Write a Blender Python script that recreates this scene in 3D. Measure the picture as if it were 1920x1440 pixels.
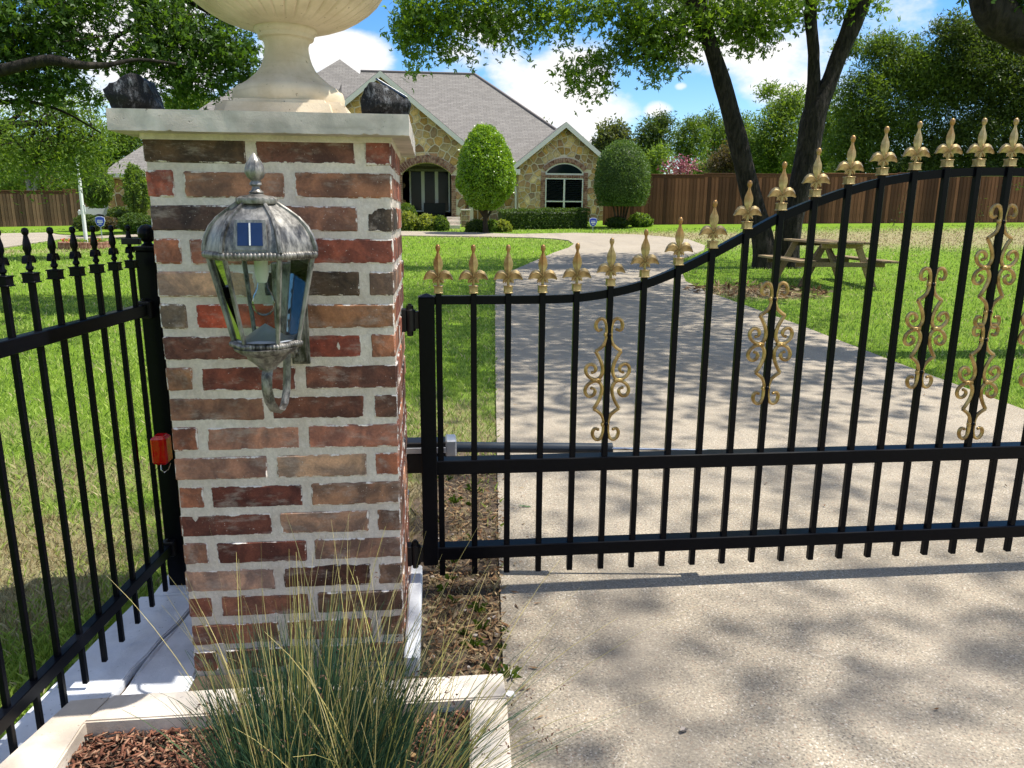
import bpy, bmesh, math, random
import numpy as np
from mathutils import Vector, Matrix
random.seed(7); RNG = np.random.default_rng(11)
for o in list(bpy.data.objects): bpy.data.objects.remove(o)
scene = bpy.context.scene
COL = scene.collection
R = math.radians
# ------------------------------------------------------------------ camera
CX, CY, CZ = 0.3943, -1.9364, 1.2812
YAW, PIT, ROL, FPX = 0.10541, 0.22340, 0.007556, 1390.0
Cc = np.array([CX, CY, CZ])
Fw = np.array([math.sin(YAW)*math.cos(PIT), math.cos(YAW)*math.cos(PIT), -math.sin(PIT)])
Rv = np.array([math.cos(YAW), -math.sin(YAW), 0.0]); Uv = np.cross(Rv, Fw)
R2 = Rv*math.cos(ROL)+Uv*math.sin(ROL); U2 = -Rv*math.sin(ROL)+Uv*math.cos(ROL)
cam = bpy.data.cameras.new('camera'); camo = bpy.data.objects.new('camera', cam); COL.objects.link(camo)
cam.sensor_width = 36; cam.lens = 36*FPX/1920; cam.clip_start = .05; cam.clip_end = 2000
camo.matrix_world = Matrix([[R2[0], U2[0], -Fw[0], CX], [R2[1], U2[1], -Fw[1], CY], [R2[2], U2[2], -Fw[2], CZ], [0, 0, 0, 1]])
scene.camera = camo
scene.render.resolution_x = 1024; scene.render.resolution_y = 768
def ray(x, y): return Fw+R2*(x-960)/FPX+U2*(720-y)/FPX
def atY(x, y, Y0):
    d = ray(x, y); return Cc+d*(Y0-CY)/d[1]
def atZ(x, y, z0=0.0):
    d = ray(x, y); return Cc+d*(z0-CZ)/d[2]
# ------------------------------------------------------------------ light
SUN = Vector((0.47, -0.02, 1.0)).normalized()
SUN_EL = math.asin(SUN.z); SUN_AZ = math.atan2(SUN.x, SUN.y)
sl = bpy.data.lights.new('sun', 'SUN'); sl.energy = 4.5; sl.angle = R(.53); sl.color = (1, .95, .86)
so = bpy.data.objects.new('sun', sl); COL.objects.link(so); so.rotation_euler = SUN.to_track_quat('Z', 'Y').to_euler()
scene.view_settings.view_transform = 'Standard'; scene.view_settings.look = 'None'
scene.view_settings.exposure = 0.92; scene.view_settings.gamma = 1; scene.view_settings.use_curve_mapping = False
scene.render.engine = 'CYCLES'
try:
    scene.cycles.transparent_max_bounces = 12; scene.cycles.max_bounces = 6; scene.cycles.diffuse_bounces = 3; scene.cycles.use_fast_gi = False
except Exception: pass
W = bpy.data.worlds.new('World'); scene.world = W; W.use_nodes = True
def build_world():
    nt = W.node_tree; N = nt.nodes; L = nt.links; N.clear()
    out = N.new('ShaderNodeOutputWorld'); bg = N.new('ShaderNodeBackground'); L.new(bg.outputs[0], out.inputs[0])
    bg.inputs[1].default_value = 0.15
    sky = N.new('ShaderNodeTexSky'); sky.sky_type = 'NISHITA'; sky.sun_disc = False
    sky.sun_elevation = SUN_EL; sky.sun_rotation = SUN_AZ; sky.air_density = 1.0; sky.dust_density = .3; sky.ozone_density = 2.5
    hs = N.new('ShaderNodeHueSaturation'); hs.inputs['Saturation'].default_value = 1.38; hs.inputs['Value'].default_value = .72
    hs.inputs['Hue'].default_value = .505
    L.new(sky.outputs[0], hs.inputs['Color'])
    tc = N.new('ShaderNodeTexCoord')
    def math_(op, a, b=None, c=None):
        m = N.new('ShaderNodeMath'); m.operation = op
        for i, v in enumerate((a, b, c)):
            if v is None: continue
            if isinstance(v, (int, float)): m.inputs[i].default_value = v
            else: L.new(v, m.inputs[i])
        return m.outputs[0]
    def vmath(op, a, b):
        m = N.new('ShaderNodeVectorMath'); m.operation = op
        for i, v in enumerate((a, b)):
            if isinstance(v, tuple): m.inputs[i].default_value = v
            else: L.new(v, m.inputs[i])
        return m
    D = tc.outputs['Generated']
    # stretch clouds sideways
    Ds = vmath('MULTIPLY', D, (1, 1, 1.7)).outputs[0]
    n1 = N.new('ShaderNodeTexNoise'); n1.inputs['Scale'].default_value = 5.5; n1.inputs['Detail'].default_value = 9; n1.inputs['Roughness'].default_value = .58
    L.new(Ds, n1.inputs['Vector'])
    n2 = N.new('ShaderNodeTexNoise'); n2.inputs['Scale'].default_value = 2.1; n2.inputs['Detail'].default_value = 4
    L.new(Ds, n2.inputs['Vector'])
    den = None
    blobs = [(1040, 150, 150, 1.0), (950, 60, 110, .6), (1130, 200, 95, .8), (660, 110, 80, .9), (860, 115, 75, .7), (560, 100, 90, .8), (1235, 205, 36, .9), (1100, 250, 70, .6),
             (1460, 40, 210, .85), (1330, 70, 120, .7), (1620, 30, 120, .75), (1520, 85, 80, .5), (250, 60, 200, .8), (100, 160, 150, .6), (1275, 162, 17, .8), (1262, 145, 12, .6), (1180, 60, 110, .45)]
    for (px, py, r, w) in blobs:
        d = ray(px, py); d = d/np.linalg.norm(d)
        dist = vmath('DISTANCE', Ds, (float(d[0]), float(d[1]), float(d[2]*1.7))).outputs['Value']
        mr = N.new('ShaderNodeMapRange'); mr.interpolation_type = 'SMOOTHSTEP'
        mr.inputs['From Min'].default_value = r*1.5/FPX; mr.inputs['From Max'].default_value = r*.25/FPX
        mr.inputs['To Min'].default_value = 0; mr.inputs['To Max'].default_value = w
        L.new(dist, mr.inputs['Value'])
        den = mr.outputs[0] if den is None else math_('MAXIMUM', den, mr.outputs[0])
    # away from the view the same broken cloud goes on
    dot = vmath('DOT_PRODUCT', D, tuple(float(v) for v in Fw)).outputs['Value']
    away = N.new('ShaderNodeMapRange'); away.inputs['From Min'].default_value = .80; away.inputs['From Max'].default_value = .60
    L.new(dot, away.inputs['Value'])
    bigm = N.new('ShaderNodeMapRange'); bigm.inputs['From Min'].default_value = .42; bigm.inputs['From Max'].default_value = .62; L.new(n2.outputs[0], bigm.inputs['Value'])
    den = math_('MAXIMUM', den, math_('MULTIPLY', bigm.outputs[0], math_('MULTIPLY', away.outputs[0], .95)))
    e = math_('ADD', den, math_('MULTIPLY', math_('SUBTRACT', n1.outputs[0], .5), 2.4))
    mr = N.new('ShaderNodeMapRange'); mr.interpolation_type = 'SMOOTHSTEP'; mr.inputs['From Min'].default_value = .30; mr.inputs['From Max'].default_value = .78
    L.new(e, mr.inputs['Value'])
    # cloud colour: white tops, faint lilac grey bodies
    cr = N.new('ShaderNodeMix'); cr.data_type = 'RGBA'
    cr.inputs['A'].default_value = (4.0, 3.95, 3.9, 1); cr.inputs['B'].default_value = (2.55, 2.65, 3.05, 1)
    sh = N.new('ShaderNodeMapRange'); sh.inputs['From Min'].default_value = .95; sh.inputs['From Max'].default_value = 1.5
    n3 = N.new('ShaderNodeTexNoise'); n3.inputs['Scale'].default_value = 9; n3.inputs['Detail'].default_value = 5; L.new(Ds, n3.inputs['Vector'])
    L.new(math_('ADD', e, math_('MULTIPLY', math_('SUBTRACT', n3.outputs[0], .5), 1.8)), sh.inputs['Value']); L.new(sh.outputs[0], cr.inputs['Factor'])
    mx = N.new('ShaderNodeMix'); mx.data_type = 'RGBA'
    L.new(mr.outputs[0], mx.inputs['Factor']); L.new(hs.outputs[0], mx.inputs['A']); L.new(cr.outputs['Result'], mx.inputs['B'])
    L.new(mx.outputs['Result'], bg.inputs[0])
build_world()

# ------------------------------------------------------------------ materials
def s2l(c):
    return tuple(((v/255)/12.92 if v/255 <= .04045 else (((v/255)+.055)/1.055)**2.4) for v in c)
class M:
    """small node helper"""
    def __init__(s, name, rough=.6, spec=.5, metal=0.0):
        s.m = bpy.data.materials.new(name); s.m.use_nodes = True; s.nt = s.m.node_tree; s.N = s.nt.nodes; s.L = s.nt.links
        s.b = s.N['Principled BSDF']; s.b.inputs['Roughness'].default_value = rough; s.b.inputs['Specular IOR Level'].default_value = spec; s.b.inputs['Metallic'].default_value = metal
        s.tc = s.N.new('ShaderNodeTexCoord'); s.geo = s.N.new('ShaderNodeNewGeometry')
    def set(s, inp, v):
        i = s.b.inputs[inp]
        if isinstance(v, (int, float)): i.default_value = v
        elif isinstance(v, tuple): i.default_value = (*v, 1) if len(v) == 3 else v
        else: s.L.new(v, i)
    def _in(s, sock, v):
        if v is None: return
        if isinstance(v, (int, float)): sock.default_value = v
        elif isinstance(v, tuple): sock.default_value = (*v, 1) if (len(v) == 3 and sock.type == 'RGBA') else v
        else: s.L.new(v, sock)
    def math(s, op, a, b=None, c=None, clamp=False):
        n = s.N.new('ShaderNodeMath'); n.operation = op; n.use_clamp = clamp
        for i, v in enumerate((a, b, c)): s._in(n.inputs[i], v)
        return n.outputs[0]
    def mapv(s, vec, scale=(1, 1, 1), loc=(0, 0, 0), rot=(0, 0, 0)):
        n = s.N.new('ShaderNodeMapping'); s.L.new(vec, n.inputs[0]); n.inputs['Scale'].default_value = scale; n.inputs['Location'].default_value = loc; n.inputs['Rotation'].default_value = rot
        return n.outputs[0]
    def noise(s, scale, detail=4, rough=.55, vec=None, dist=0):
        n = s.N.new('ShaderNodeTexNoise'); n.inputs['Scale'].default_value = scale; n.inputs['Detail'].default_value = detail; n.inputs['Roughness'].default_value = rough; n.inputs['Distortion'].default_value = dist
        s.L.new(vec if vec is not None else s.tc.outputs['Object'], n.inputs['Vector']); return n.outputs[0]
    def vor(s, scale, vec=None, feature='F1', out='Distance'):
        n = s.N.new('ShaderNodeTexVoronoi'); n.feature = feature; n.inputs['Scale'].default_value = scale
        s.L.new(vec if vec is not None else s.tc.outputs['Object'], n.inputs['Vector']); return n.outputs[out]
    def ramp(s, f, a, b, lo=0.0, hi=1.0, smooth=True):
        n = s.N.new('ShaderNodeMapRange'); n.interpolation_type = 'SMOOTHSTEP' if smooth else 'LINEAR'
        n.inputs['From Min'].default_value = a; n.inputs['From Max'].default_value = b; n.inputs['To Min'].default_value = lo; n.inputs['To Max'].default_value = hi
        s.L.new(f, n.inputs['Value']); return n.outputs[0]
    def mix(s, f, a, b, mode='MIX'):
        n = s.N.new('ShaderNodeMix'); n.data_type = 'RGBA'; n.blend_type = mode
        s._in(n.inputs['Factor'], f); s._in(n.inputs['A'], a); s._in(n.inputs['B'], b); return n.outputs['Result']
    def bump(s, h, strength=.3, dist=.01):
        n = s.N.new('ShaderNodeBump'); n.inputs['Strength'].default_value = strength; n.inputs['Distance'].default_value = dist
        s.L.new(h, n.inputs['Height']); s.L.new(n.outputs[0], s.b.inputs['Normal'])
    def sep(s, v):
        n = s.N.new('ShaderNodeSeparateXYZ'); s.L.new(v, n.inputs[0]); return n.outputs
    def attr(s, name):
        n = s.N.new('ShaderNodeAttribute'); n.attribute_name = name; return n.outputs['Fac']
    def ocol(s):
        n = s.N.new('ShaderNodeObjectInfo'); return n.outputs['Color']
    def orand(s):
        n = s.N.new('ShaderNodeObjectInfo'); return n.outputs['Random']
def simple(name, col, rough=.6, spec=.5, metal=0.0, var=.15, scale=20, bump=0.0, bd=.003):
    m = M(name, rough, spec, metal); n = m.noise(scale, 5)
    m.set('Base Color', m.mix(n, tuple(c*(1-var) for c in col), tuple(min(1, c*(1+var)) for c in col)))
    if bump: m.bump(n, bump, bd)
    return m.m
MT = {}
def brick_mat(name, hx=.119, hy=.0325, hz=.0315):
    m = M(name, .85, .25)
    off = m.N.new('ShaderNodeVectorMath'); off.operation = 'ADD'; m.L.new(m.tc.outputs['Object'], off.inputs[0])
    cmb = m.N.new('ShaderNodeCombineXYZ'); r = m.orand(); m.L.new(m.math('MULTIPLY', r, 37.0), cmb.inputs[0]); m.L.new(m.math('MULTIPLY', r, 19.0), cmb.inputs[1]); m.L.new(cmb.outputs[0], off.inputs[1])
    V = off.outputs[0]
    col = m.ocol()
    big = m.noise(14, 4, .6, V, .6); fine = m.noise(150, 6, .7, V); mid = m.noise(45, 5, .65, V)
    c = m.mix(m.ramp(big, .35, .7), m.mix(1.0, col, (.55, .55, .58), 'MULTIPLY'), m.mix(1.0, col, (1.4, 1.22, 1.05), 'MULTIPLY'))
    red = m.math('MULTIPLY', m.ramp(m.noise(11, 3, .6, m.mapv(V, (1, 1, .5), (5, 3, 1))), .60, .70), .6)
    c = m.mix(red, c, m.mix(.6, col, (.24, .075, .045)))
    c = m.mix(m.ramp(fine, .3, .75), m.mix(1.0, c, (.72, .72, .72), 'MULTIPLY'), c)
    # lime haze scraped over the faces
    hz_ = m.math('MULTIPLY', m.ramp(m.noise(22, 6, .7, m.mapv(V, (.5, 1, 1.3), (2, 7, 4))), .50, .74), .62)
    c = m.mix(hz_, c, (.44, .36, .30))
    spk = m.ramp(m.noise(210, 2, .5, V), .70, .76)
    c = m.mix(m.math('MULTIPLY', spk, .8), c, (.60, .52, .45))
    # mortar smeared over the arrises
    o = m.sep(m.tc.outputs['Object'])
    ex = m.math('SUBTRACT', hx, m.math('ABSOLUTE', o[0])); ez = m.math('SUBTRACT', hz, m.math('ABSOLUTE', o[2]))
    ey = m.math('SUBTRACT', hy, m.math('ABSOLUTE', o[1]))
    e = m.math('MAXIMUM', m.math('MINIMUM', ex, ey), m.math('MINIMUM', m.math('MAXIMUM', ex, ey), ez))
    wob = m.math('ADD', m.math('MULTIPLY', m.math('SUBTRACT', m.noise(26, 5, .65, V), .45), .022), m.math('MULTIPLY', m.math('SUBTRACT', mid, .5), .008))
    e2 = m.math('SUBTRACT', e, wob)
    sm = m.ramp(e2, .0022, .0002)
    c = m.mix(sm, c, m.mix(fine, (.66, .58, .51), (.88, .81, .74)))
    m.set('Base Color', c)
    h = m.math('ADD', m.math('MULTIPLY', fine, .5), m.math('ADD', m.math('MULTIPLY', mid, .6), m.math('MULTIPLY', sm, .5)))
    m.bump(h, .55, .004)
    return m.m
MT['brick'] = brick_mat('brick_face')
def mk_mortar():
    m = M('mortar', .95, .15); f = m.noise(120, 6, .7); g = m.noise(9, 4, .6)
    c = m.mix(m.ramp(g, .3, .7), (.70, .60, .505), (.88, .785, .68)); c = m.mix(m.ramp(f, .3, .8), m.mix(1.0, c, (.78, .77, .76), 'MULTIPLY'), c)
    m.set('Base Color', c); m.bump(m.math('ADD', f, m.noise(40, 4)), .6, .004); return m.m
MT['mortar'] = mk_mortar()
def mk_stone(name, a, b, sc=9, pits=True, bd=.003, streak=True):
    m = M(name, .8, .25); g = m.noise(sc, 6, .62, None, .4); f = m.noise(140, 6, .7)
    c = m.mix(m.ramp(g, .3, .72), a, b)
    if streak:
        st = m.noise(6, 4, .6, m.mapv(m.tc.outputs['Object'], (1, 1, 7), (0, 0, 0), (0, .35, 0)), .8)
        c = m.mix(m.math('MULTIPLY', m.ramp(st, .5, .75), .35), c, tuple(v*.72 for v in a))
    if pits:
        p = m.ramp(m.noise(75, 3, .6), .66, .74); c = m.mix(m.math('MULTIPLY', p, .8), c, tuple(v*.35 for v in a))
        m.bump(m.math('SUBTRACT', f, m.math('MULTIPLY', p, 1.5)), .35, bd)
    else: m.bump(f, .3, bd)
    m.set('Base Color', c); return m.m
MT['limestone'] = mk_stone('limestone_slab', (.44, .39, .34), (.73, .66, .585))
MT['cast_stone'] = mk_stone('cast_stone', (.50, .41, .28), (.68, .58, .43), 7)
MT['curb'] = mk_stone('curb_stone', (.50, .43, .35), (.72, .65, .56), 6, True)
MT['white_conc'] = mk_stone('painted_concrete', (.50, .52, .56), (.66, .68, .71), 8, True, .004)
def mk_rock():
    m = M('moulded_black_rock', .45, .5); n = m.noise(55, 6, .75, m.mapv(m.tc.outputs['Object'], (1, 1, .45))); g = m.noise(14, 4)
    c = m.mix(m.ramp(n, .50, .72), (.005, .0055, .006), (.24, .25, .27)); c = m.mix(m.ramp(g, .4, .7), c, m.mix(1.0, c, (.4, .4, .4), 'MULTIPLY'))
    m.set('Base Color', c); m.b.inputs['Specular IOR Level'].default_value = .2; m.bump(n, .9, .008); return m.m
MT['rock'] = mk_rock()
def mk_pewter():
    m = M('brushed_pewter_paint', .38, .5, .45); n = m.noise(60, 6, .7, m.mapv(m.tc.outputs['Object'], (1, 1, .35))); g = m.noise(12, 4, .6)
    c = m.mix(m.ramp(n, .38, .68), (.028, .025, .022), (.33, .31, .28)); c = m.mix(m.math('MULTIPLY', m.ramp(g, .35, .7), .5), c, (.42, .405, .375))
    m.set('Base Color', c); m.set('Roughness', m.ramp(n, .3, .7, .3, .55)); m.bump(n, .25, .002); return m.m
MT['pewter'] = mk_pewter()
MT['solar'] = simple('solar_cell', (.012, .022, .075), .18, .7, 0, .3, 30)
MT['solar_line'] = simple('solar_busbar', (.75, .76, .78), .3)
MT['black'] = simple('black_gloss_paint', (.0025, .003, .005), .30, .10, 0, .5, 60, .12, .001)
MT['black_matt'] = simple('black_bracket_paint', (.006, .006, .007), .45, .3, 0, .3, 90, .3, .001)
def mk_gold():
    m = M('antique_gold_paint', .36, .5, .55); g = m.noise(30, 4, .6); r = m.orand()
    z = m.sep(m.tc.outputs['Object'])[2]
    c = m.mix(m.ramp(g, .3, .7), (.21, .135, .05), (.56, .42, .20))
    rust = m.math('MULTIPLY', m.ramp(m.math('ADD', m.math('MULTIPLY', z, 8), m.math('ADD', m.noise(20, 3), m.math('MULTIPLY', r, .5))), 1.45, 1.9), .7)
    c = m.mix(rust, c, (.34, .15, .03)); m.set('Base Color', c); m.bump(m.noise(160, 4), .15, .001); return m.m
MT['gold'] = mk_gold()
def mk_gold2():
    m = M('gold_scroll_paint', .36, .5, .55); g = m.noise(25, 4, .6)
    c = m.mix(m.ramp(g, .35, .68), (.25, .145, .04), (.56, .38, .14)); m.set('Base Color', c); m.bump(m.noise(160, 4), .15, .001); return m.m
MT['gold_scroll'] = mk_gold2()
def mk_glass(name, col=(.86, .93, .90), rough=.02, ior=1.2):
    m = bpy.data.materials.new(name); m.use_nodes = True; nt = m.node_tree; N = nt.nodes; N.clear()
    o = N.new('ShaderNodeOutputMaterial'); mx = N.new('ShaderNodeMixShader'); t = N.new('ShaderNodeBsdfTransparent'); g = N.new('ShaderNodeBsdfGlossy')
    fr = N.new('ShaderNodeFresnel'); fr.inputs[0].default_value = 1.2; t.inputs[0].default_value = (*col, 1); g.inputs['Roughness'].default_value = rough; g.inputs[0].default_value = (.5, .5, .5, 1)
    nt.links.new(fr.outputs[0], mx.inputs[0]); nt.links.new(t.outputs[0], mx.inputs[1]); nt.links.new(g.outputs[0], mx.inputs[2]); nt.links.new(mx.outputs[0], o.inputs[0])
    return m
MT['glass'] = mk_glass('lantern_glass', (.93, .965, .95)); MT['bulb'] = mk_glass('bulb_glass', (.9, .95, .93))
MT['dark_glass'] = simple('dark_window_glass', (.004, .010, .012), .12, .18, 0, .3, 3)
MT['white_paint'] = simple('cream_trim_paint', (.62, .60, .54), .55, .4, 0, .05, 8)
MT['grey_metal'] = simple('grey_operator_tube', (.03, .04, .052), .38, .5, .1, .15, 20)
MT['steel'] = simple('bright_steel', (.55, .57, .60), .18, .5, 1.0, .1, 20)
MT['alu'] = simple('cast_aluminium', (.45, .47, .50), .35, .5, .5, .15, 30)
def mk_red():
    m = M('red_plastic', .12, .6); m.set('Base Color', m.mix(m.noise(40, 3), (.62, .0, .006), (.40, .0, .004))); m.bump(m.noise(18, 2), .5, .004); return m.m
MT['red'] = mk_red()
MT['bark'] = None
def mk_bark(name, a, b, sc=1.0):
    m = M(name, .9, .2); v = m.mapv(m.tc.outputs['Object'], (1*sc, 1*sc, .22*sc)); r = m.noise(16, 6, .7, v, .7); k = m.vor(11, m.mapv(m.tc.outputs['Object'], (1*sc, 1*sc, .3*sc)))
    g = m.noise(1.6, 4, .6)
    c = m.mix(m.ramp(r, .35, .68), a, b); c = m.mix(m.math('MULTIPLY', m.ramp(g, .55, .75), .6), c, tuple(v_*1.8 for v_ in b))
    m.set('Base Color', c); m.bump(m.math('ADD', r, k), .9, .05); return m.m
MT['bark'] = mk_bark('oak_bark', (.008, .007, .006), (.040, .033, .027)); MT['pale_bark'] = mk_bark('smooth_pale_bark', (.22, .20, .18), (.40, .37, .33))
MT['twig'] = mk_bark('twig_bark', (.03, .022, .016), (.07, .055, .04), 6)
def dry_factor(m):
    """worn, straw-coloured parts of the lawn, from the place's own coordinates"""
    P = m.geo.outputs['Position']
    n = m.noise(.55, 5, .6, P); n2 = m.noise(4.5, 5, .65, P)
    f = m.ramp(n, .58, .75, 0, .25)
    for (x, y, rx, ry, w) in [(-1.2, .75, .6, .65, .8), (-2.0, .5, .7, .6, .75), (-1.6, 1.7, .8, .5, .5), (-2.6, 2.6, 1.0, .4, .35), (.42, .5, .35, 1.9, 1.0), (.5, 2.0, .5, 1.5, .55), (19, 24, 14, 5.0, .8), (9.5, 25.5, 5, 3, .8), (3.2, 26.2, 3.2, .9, .7), (5.9, 10.3, 1.1, 1.0, 1.0), (-14, 20, 6, 1.2, .6), (30, 26, 14, 3.5, .8)]:
        s = m.N.new('ShaderNodeVectorMath'); s.operation = 'DISTANCE'
        m.L.new(m.mapv(P, (1/rx, 1/ry, 0)), s.inputs[0]); s.inputs[1].default_value = (x/rx, y/ry, 0)
        d = m.math('ADD', s.outputs['Value'], m.math('MULTIPLY', m.math('SUBTRACT', n2, .5), 1.5))
        f = m.math('MAXIMUM', f, m.ramp(d, 1.25, .35, 0, w))
    return f
def mk_lawn():
    m = M('lawn_ground', .95, .1); P = m.geo.outputs['Position']; a = m.noise(30, 5, .7, P); b = m.noise(1.2, 4, .6, P)
    g = m.mix(a, (.07, .13, .012), (.16, .27, .025)); g = m.mix(m.ramp(b, .3, .7), g, m.mix(1.0, g, (1.25, 1.2, .9), 'MULTIPLY'))
    d = m.mix(a, (.16, .12, .070), (.42, .35, .22)); m.set('Base Color', m.mix(dry_factor(m), g, d)); m.bump(m.noise(90, 4, .7, P), .8, .03); return m.m
MT['lawn'] = mk_lawn()
def mk_blade():
    m = M('grass_blade', .55, .3); v = m.attr('var'); g = m.mix(v, (.18, .275, .035), (.46, .56, .11))
    P = m.geo.outputs['Position']; b = m.noise(.8, 4, .6, P); g = m.mix(m.ramp(b, .3, .7), m.mix(1.0, g, (.8, .9, .9), 'MULTIPLY'), g)
    d = m.mix(v, (.28, .21, .10), (.55, .47, .27)); df = m.math('ADD', dry_factor(m), m.ramp(v, .84, .95, 0, .35))
    pick = m.ramp(m.math('SUBTRACT', df, m.math('MULTIPLY', m.attr('pick'), .9)), -.05, .1); c = m.mix(pick, g, d)
    m.set('Base Color', c)
    tr = m.N.new('ShaderNodeBsdfTranslucent'); m.L.new(c, tr.inputs[0]); mx = m.N.new('ShaderNodeMixShader'); mx.inputs[0].default_value = .4
    m.L.new(m.b.outputs[0], mx.inputs[1]); m.L.new(tr.outputs[0], mx.inputs[2]); m.L.new(mx.outputs[0], m.N['Material Output'].inputs[0]); return m.m
MT['blade'] = mk_blade()
def mk_leaf(name, a, b, t=None, trans=.42, rough=.5, spec=.25):
    m = M(name, rough, spec); v = m.attr('var'); c = m.mix(v, a, b); m.set('Base Color', c)
    tr = m.N.new('ShaderNodeBsdfTranslucent'); tcx = m.mix(1.0, c, t or (1.9, 1.8, .6), 'MULTIPLY'); m.L.new(tcx, tr.inputs[0])
    mx = m.N.new('ShaderNodeMixShader'); mx.inputs[0].default_value = trans
    m.L.new(m.b.outputs[0], mx.inputs[1]); m.L.new(tr.outputs[0], mx.inputs[2]); m.L.new(mx.outputs[0], m.N['Material Output'].inputs[0]); return m.m
MT['oak_leaf'] = mk_leaf('oak_leaf', (.030, .070, .014), (.085, .160, .026))
MT['oak_bright'] = mk_leaf('oak_leaf_bright', (.060, .120, .018), (.17, .27, .035))  # brighter, yellower leaf green for the two-stemmed oak
MT['dark_leaf'] = mk_leaf('dark_evergreen_leaf', (.028, .052, .012), (.085, .13, .025))
MT['mid_leaf'] = mk_leaf('mid_green_leaf', (.045, .085, .015), (.13, .20, .03))
MT['light_leaf'] = mk_leaf('light_green_leaf', (.070, .130, .020), (.17, .25, .045))
MT['olive_leaf'] = mk_leaf('olive_leaf', (.055, .075, .030), (.13, .15, .060))
MT['brown_leaf'] = mk_leaf('bronze_leaf', (.060, .045, .032), (.12, .10, .055))
MT['topiary_leaf'] = mk_leaf('glossy_topiary_leaf', (.08, .17, .014), (.27, .42, .04), None, .35, .3, .6)
MT['dome_leaf'] = mk_leaf('dome_topiary_leaf', (.045, .095, .022), (.125, .20, .055), None, .3)
MT['hedge_leaf'] = mk_leaf('hedge_leaf', (.030, .060, .012), (.10, .16, .03), None, .3)
MT['yellow_leaf'] = mk_leaf('yellow_green_shrub_leaf', (.11, .15, .025), (.32, .36, .08))
MT['pink_flower'] = mk_leaf('pink_blossom', (.24, .05, .09), (.42, .16, .19), (1.1, 1.0, 1.0), .2)
MT['red_flower'] = mk_leaf('red_blossom', (.5, .03, .03), (.8, .15, .08), (1.2, 1, 1), .2)
MT['soil'] = mk_stone('soil', (.045, .032, .022), (.13, .095, .065), 14, True, .02, False)
def mk_drive():
    m = M('exposed_concrete', .85, .25); P = m.geo.outputs['Position']
    big = m.noise(.9, 5, .6, P); g = m.noise(130, 3, .6, P); f = m.noise(330, 2, .5, P)
    vc = m.vor(230, P, 'F1', 'Color'); vs = m.sep(vc)
    c = m.mix(m.ramp(big, .3, .7), (.300, .262, .205), (.352, .310, .248))
    c = m.mix(m.ramp(g, .35, .7), m.mix(1.0, c, (.70, .69, .67), 'MULTIPLY'), m.mix(1.0, c, (1.22, 1.20, 1.16), 'MULTIPLY'))
    c = m.mix(m.ramp(vs[0], .88, .95, 0, .7), c, (.10, .085, .075)); c = m.mix(m.ramp(vs[1], .93, .97, 0, .6), c, (.60, .55, .48)); c = m.mix(m.ramp(vs[2], .93, .97, 0, .5), c, (.30, .18, .12))
    st = m.ramp(m.noise(1.7, 6, .7, P, .5), .50, .72, 0, .5); c = m.mix(st, c, (.19, .168, .14))
    tk = m.ramp(m.noise(1.0, 5, .65, m.mapv(P, (1.6, .13, 1)), .6), .52, .70, 0, .38); c = m.mix(tk, c, (.16, .142, .12))
    wp = m.ramp(m.noise(3.1, 7, .75, P, 1.0), .70, .73, 0, .35); c = m.mix(wp, c, (.62, .59, .55))
    m.set('Base Color', c); m.bump(m.math('ADD', g, f), .5, .004); return m.m
MT['drive'] = mk_drive()
def mk_wood(name, a, b, rnd=True, ax=2):
    m = M(name, .8, .25); sc = [9, 9, 9]; sc[ax] = .5; r = m.noise(6, 6, .65, m.mapv(m.tc.outputs['Object'], tuple(sc)), .5)
    c = m.mix(m.ramp(r, .3, .7), a, b)
    if rnd: c = m.mix(1.0, c, m.mix(m.orand(), (.42, .40, .39), (1.7, 1.6, 1.5)), 'MULTIPLY')
    m.set('Base Color', c); m.bump(r, .4, .01); return m.m
MT['cedar'] = mk_wood('stained_cedar', (.095, .040, .022), (.18, .082, .048)); MT['cedar_pale'] = mk_wood('weathered_cedar', (.14, .075, .048), (.26, .15, .10))
MT['pine'] = mk_wood('weathered_pine', (.13, .095, .055), (.25, .195, .115), True, 0)
def mk_hstone():
    m = M('field_stone', .85, .25); c = m.ocol(); n = m.noise(6, 5, .65, None, .5); f = m.noise(30, 4)
    c = m.mix(m.ramp(n, .3, .7), m.mix(1.0, c, (.66, .62, .58), 'MULTIPLY'), m.mix(1.0, c, (1.18, 1.15, 1.1), 'MULTIPLY')); m.set('Base Color', c); m.bump(m.math('ADD', n, f), .7, .03); return m.m
MT['field_stone'] = mk_hstone()
MT['house_mortar'] = simple('pale_mortar', (.68, .58, .43), .95, .1, 0, .08, 9)
MT['small_brick'] = None
def mk_sbrick():
    m = M('house_brick', .85, .2); n = m.noise(7, 3, .6); c = m.mix(m.ramp(n, .35, .65), (.16, .065, .045), (.40, .24, .17)); m.set('Base Color', c); m.bump(m.noise(40, 3), .3, .01); return m.m
MT['small_brick'] = mk_sbrick()
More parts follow.
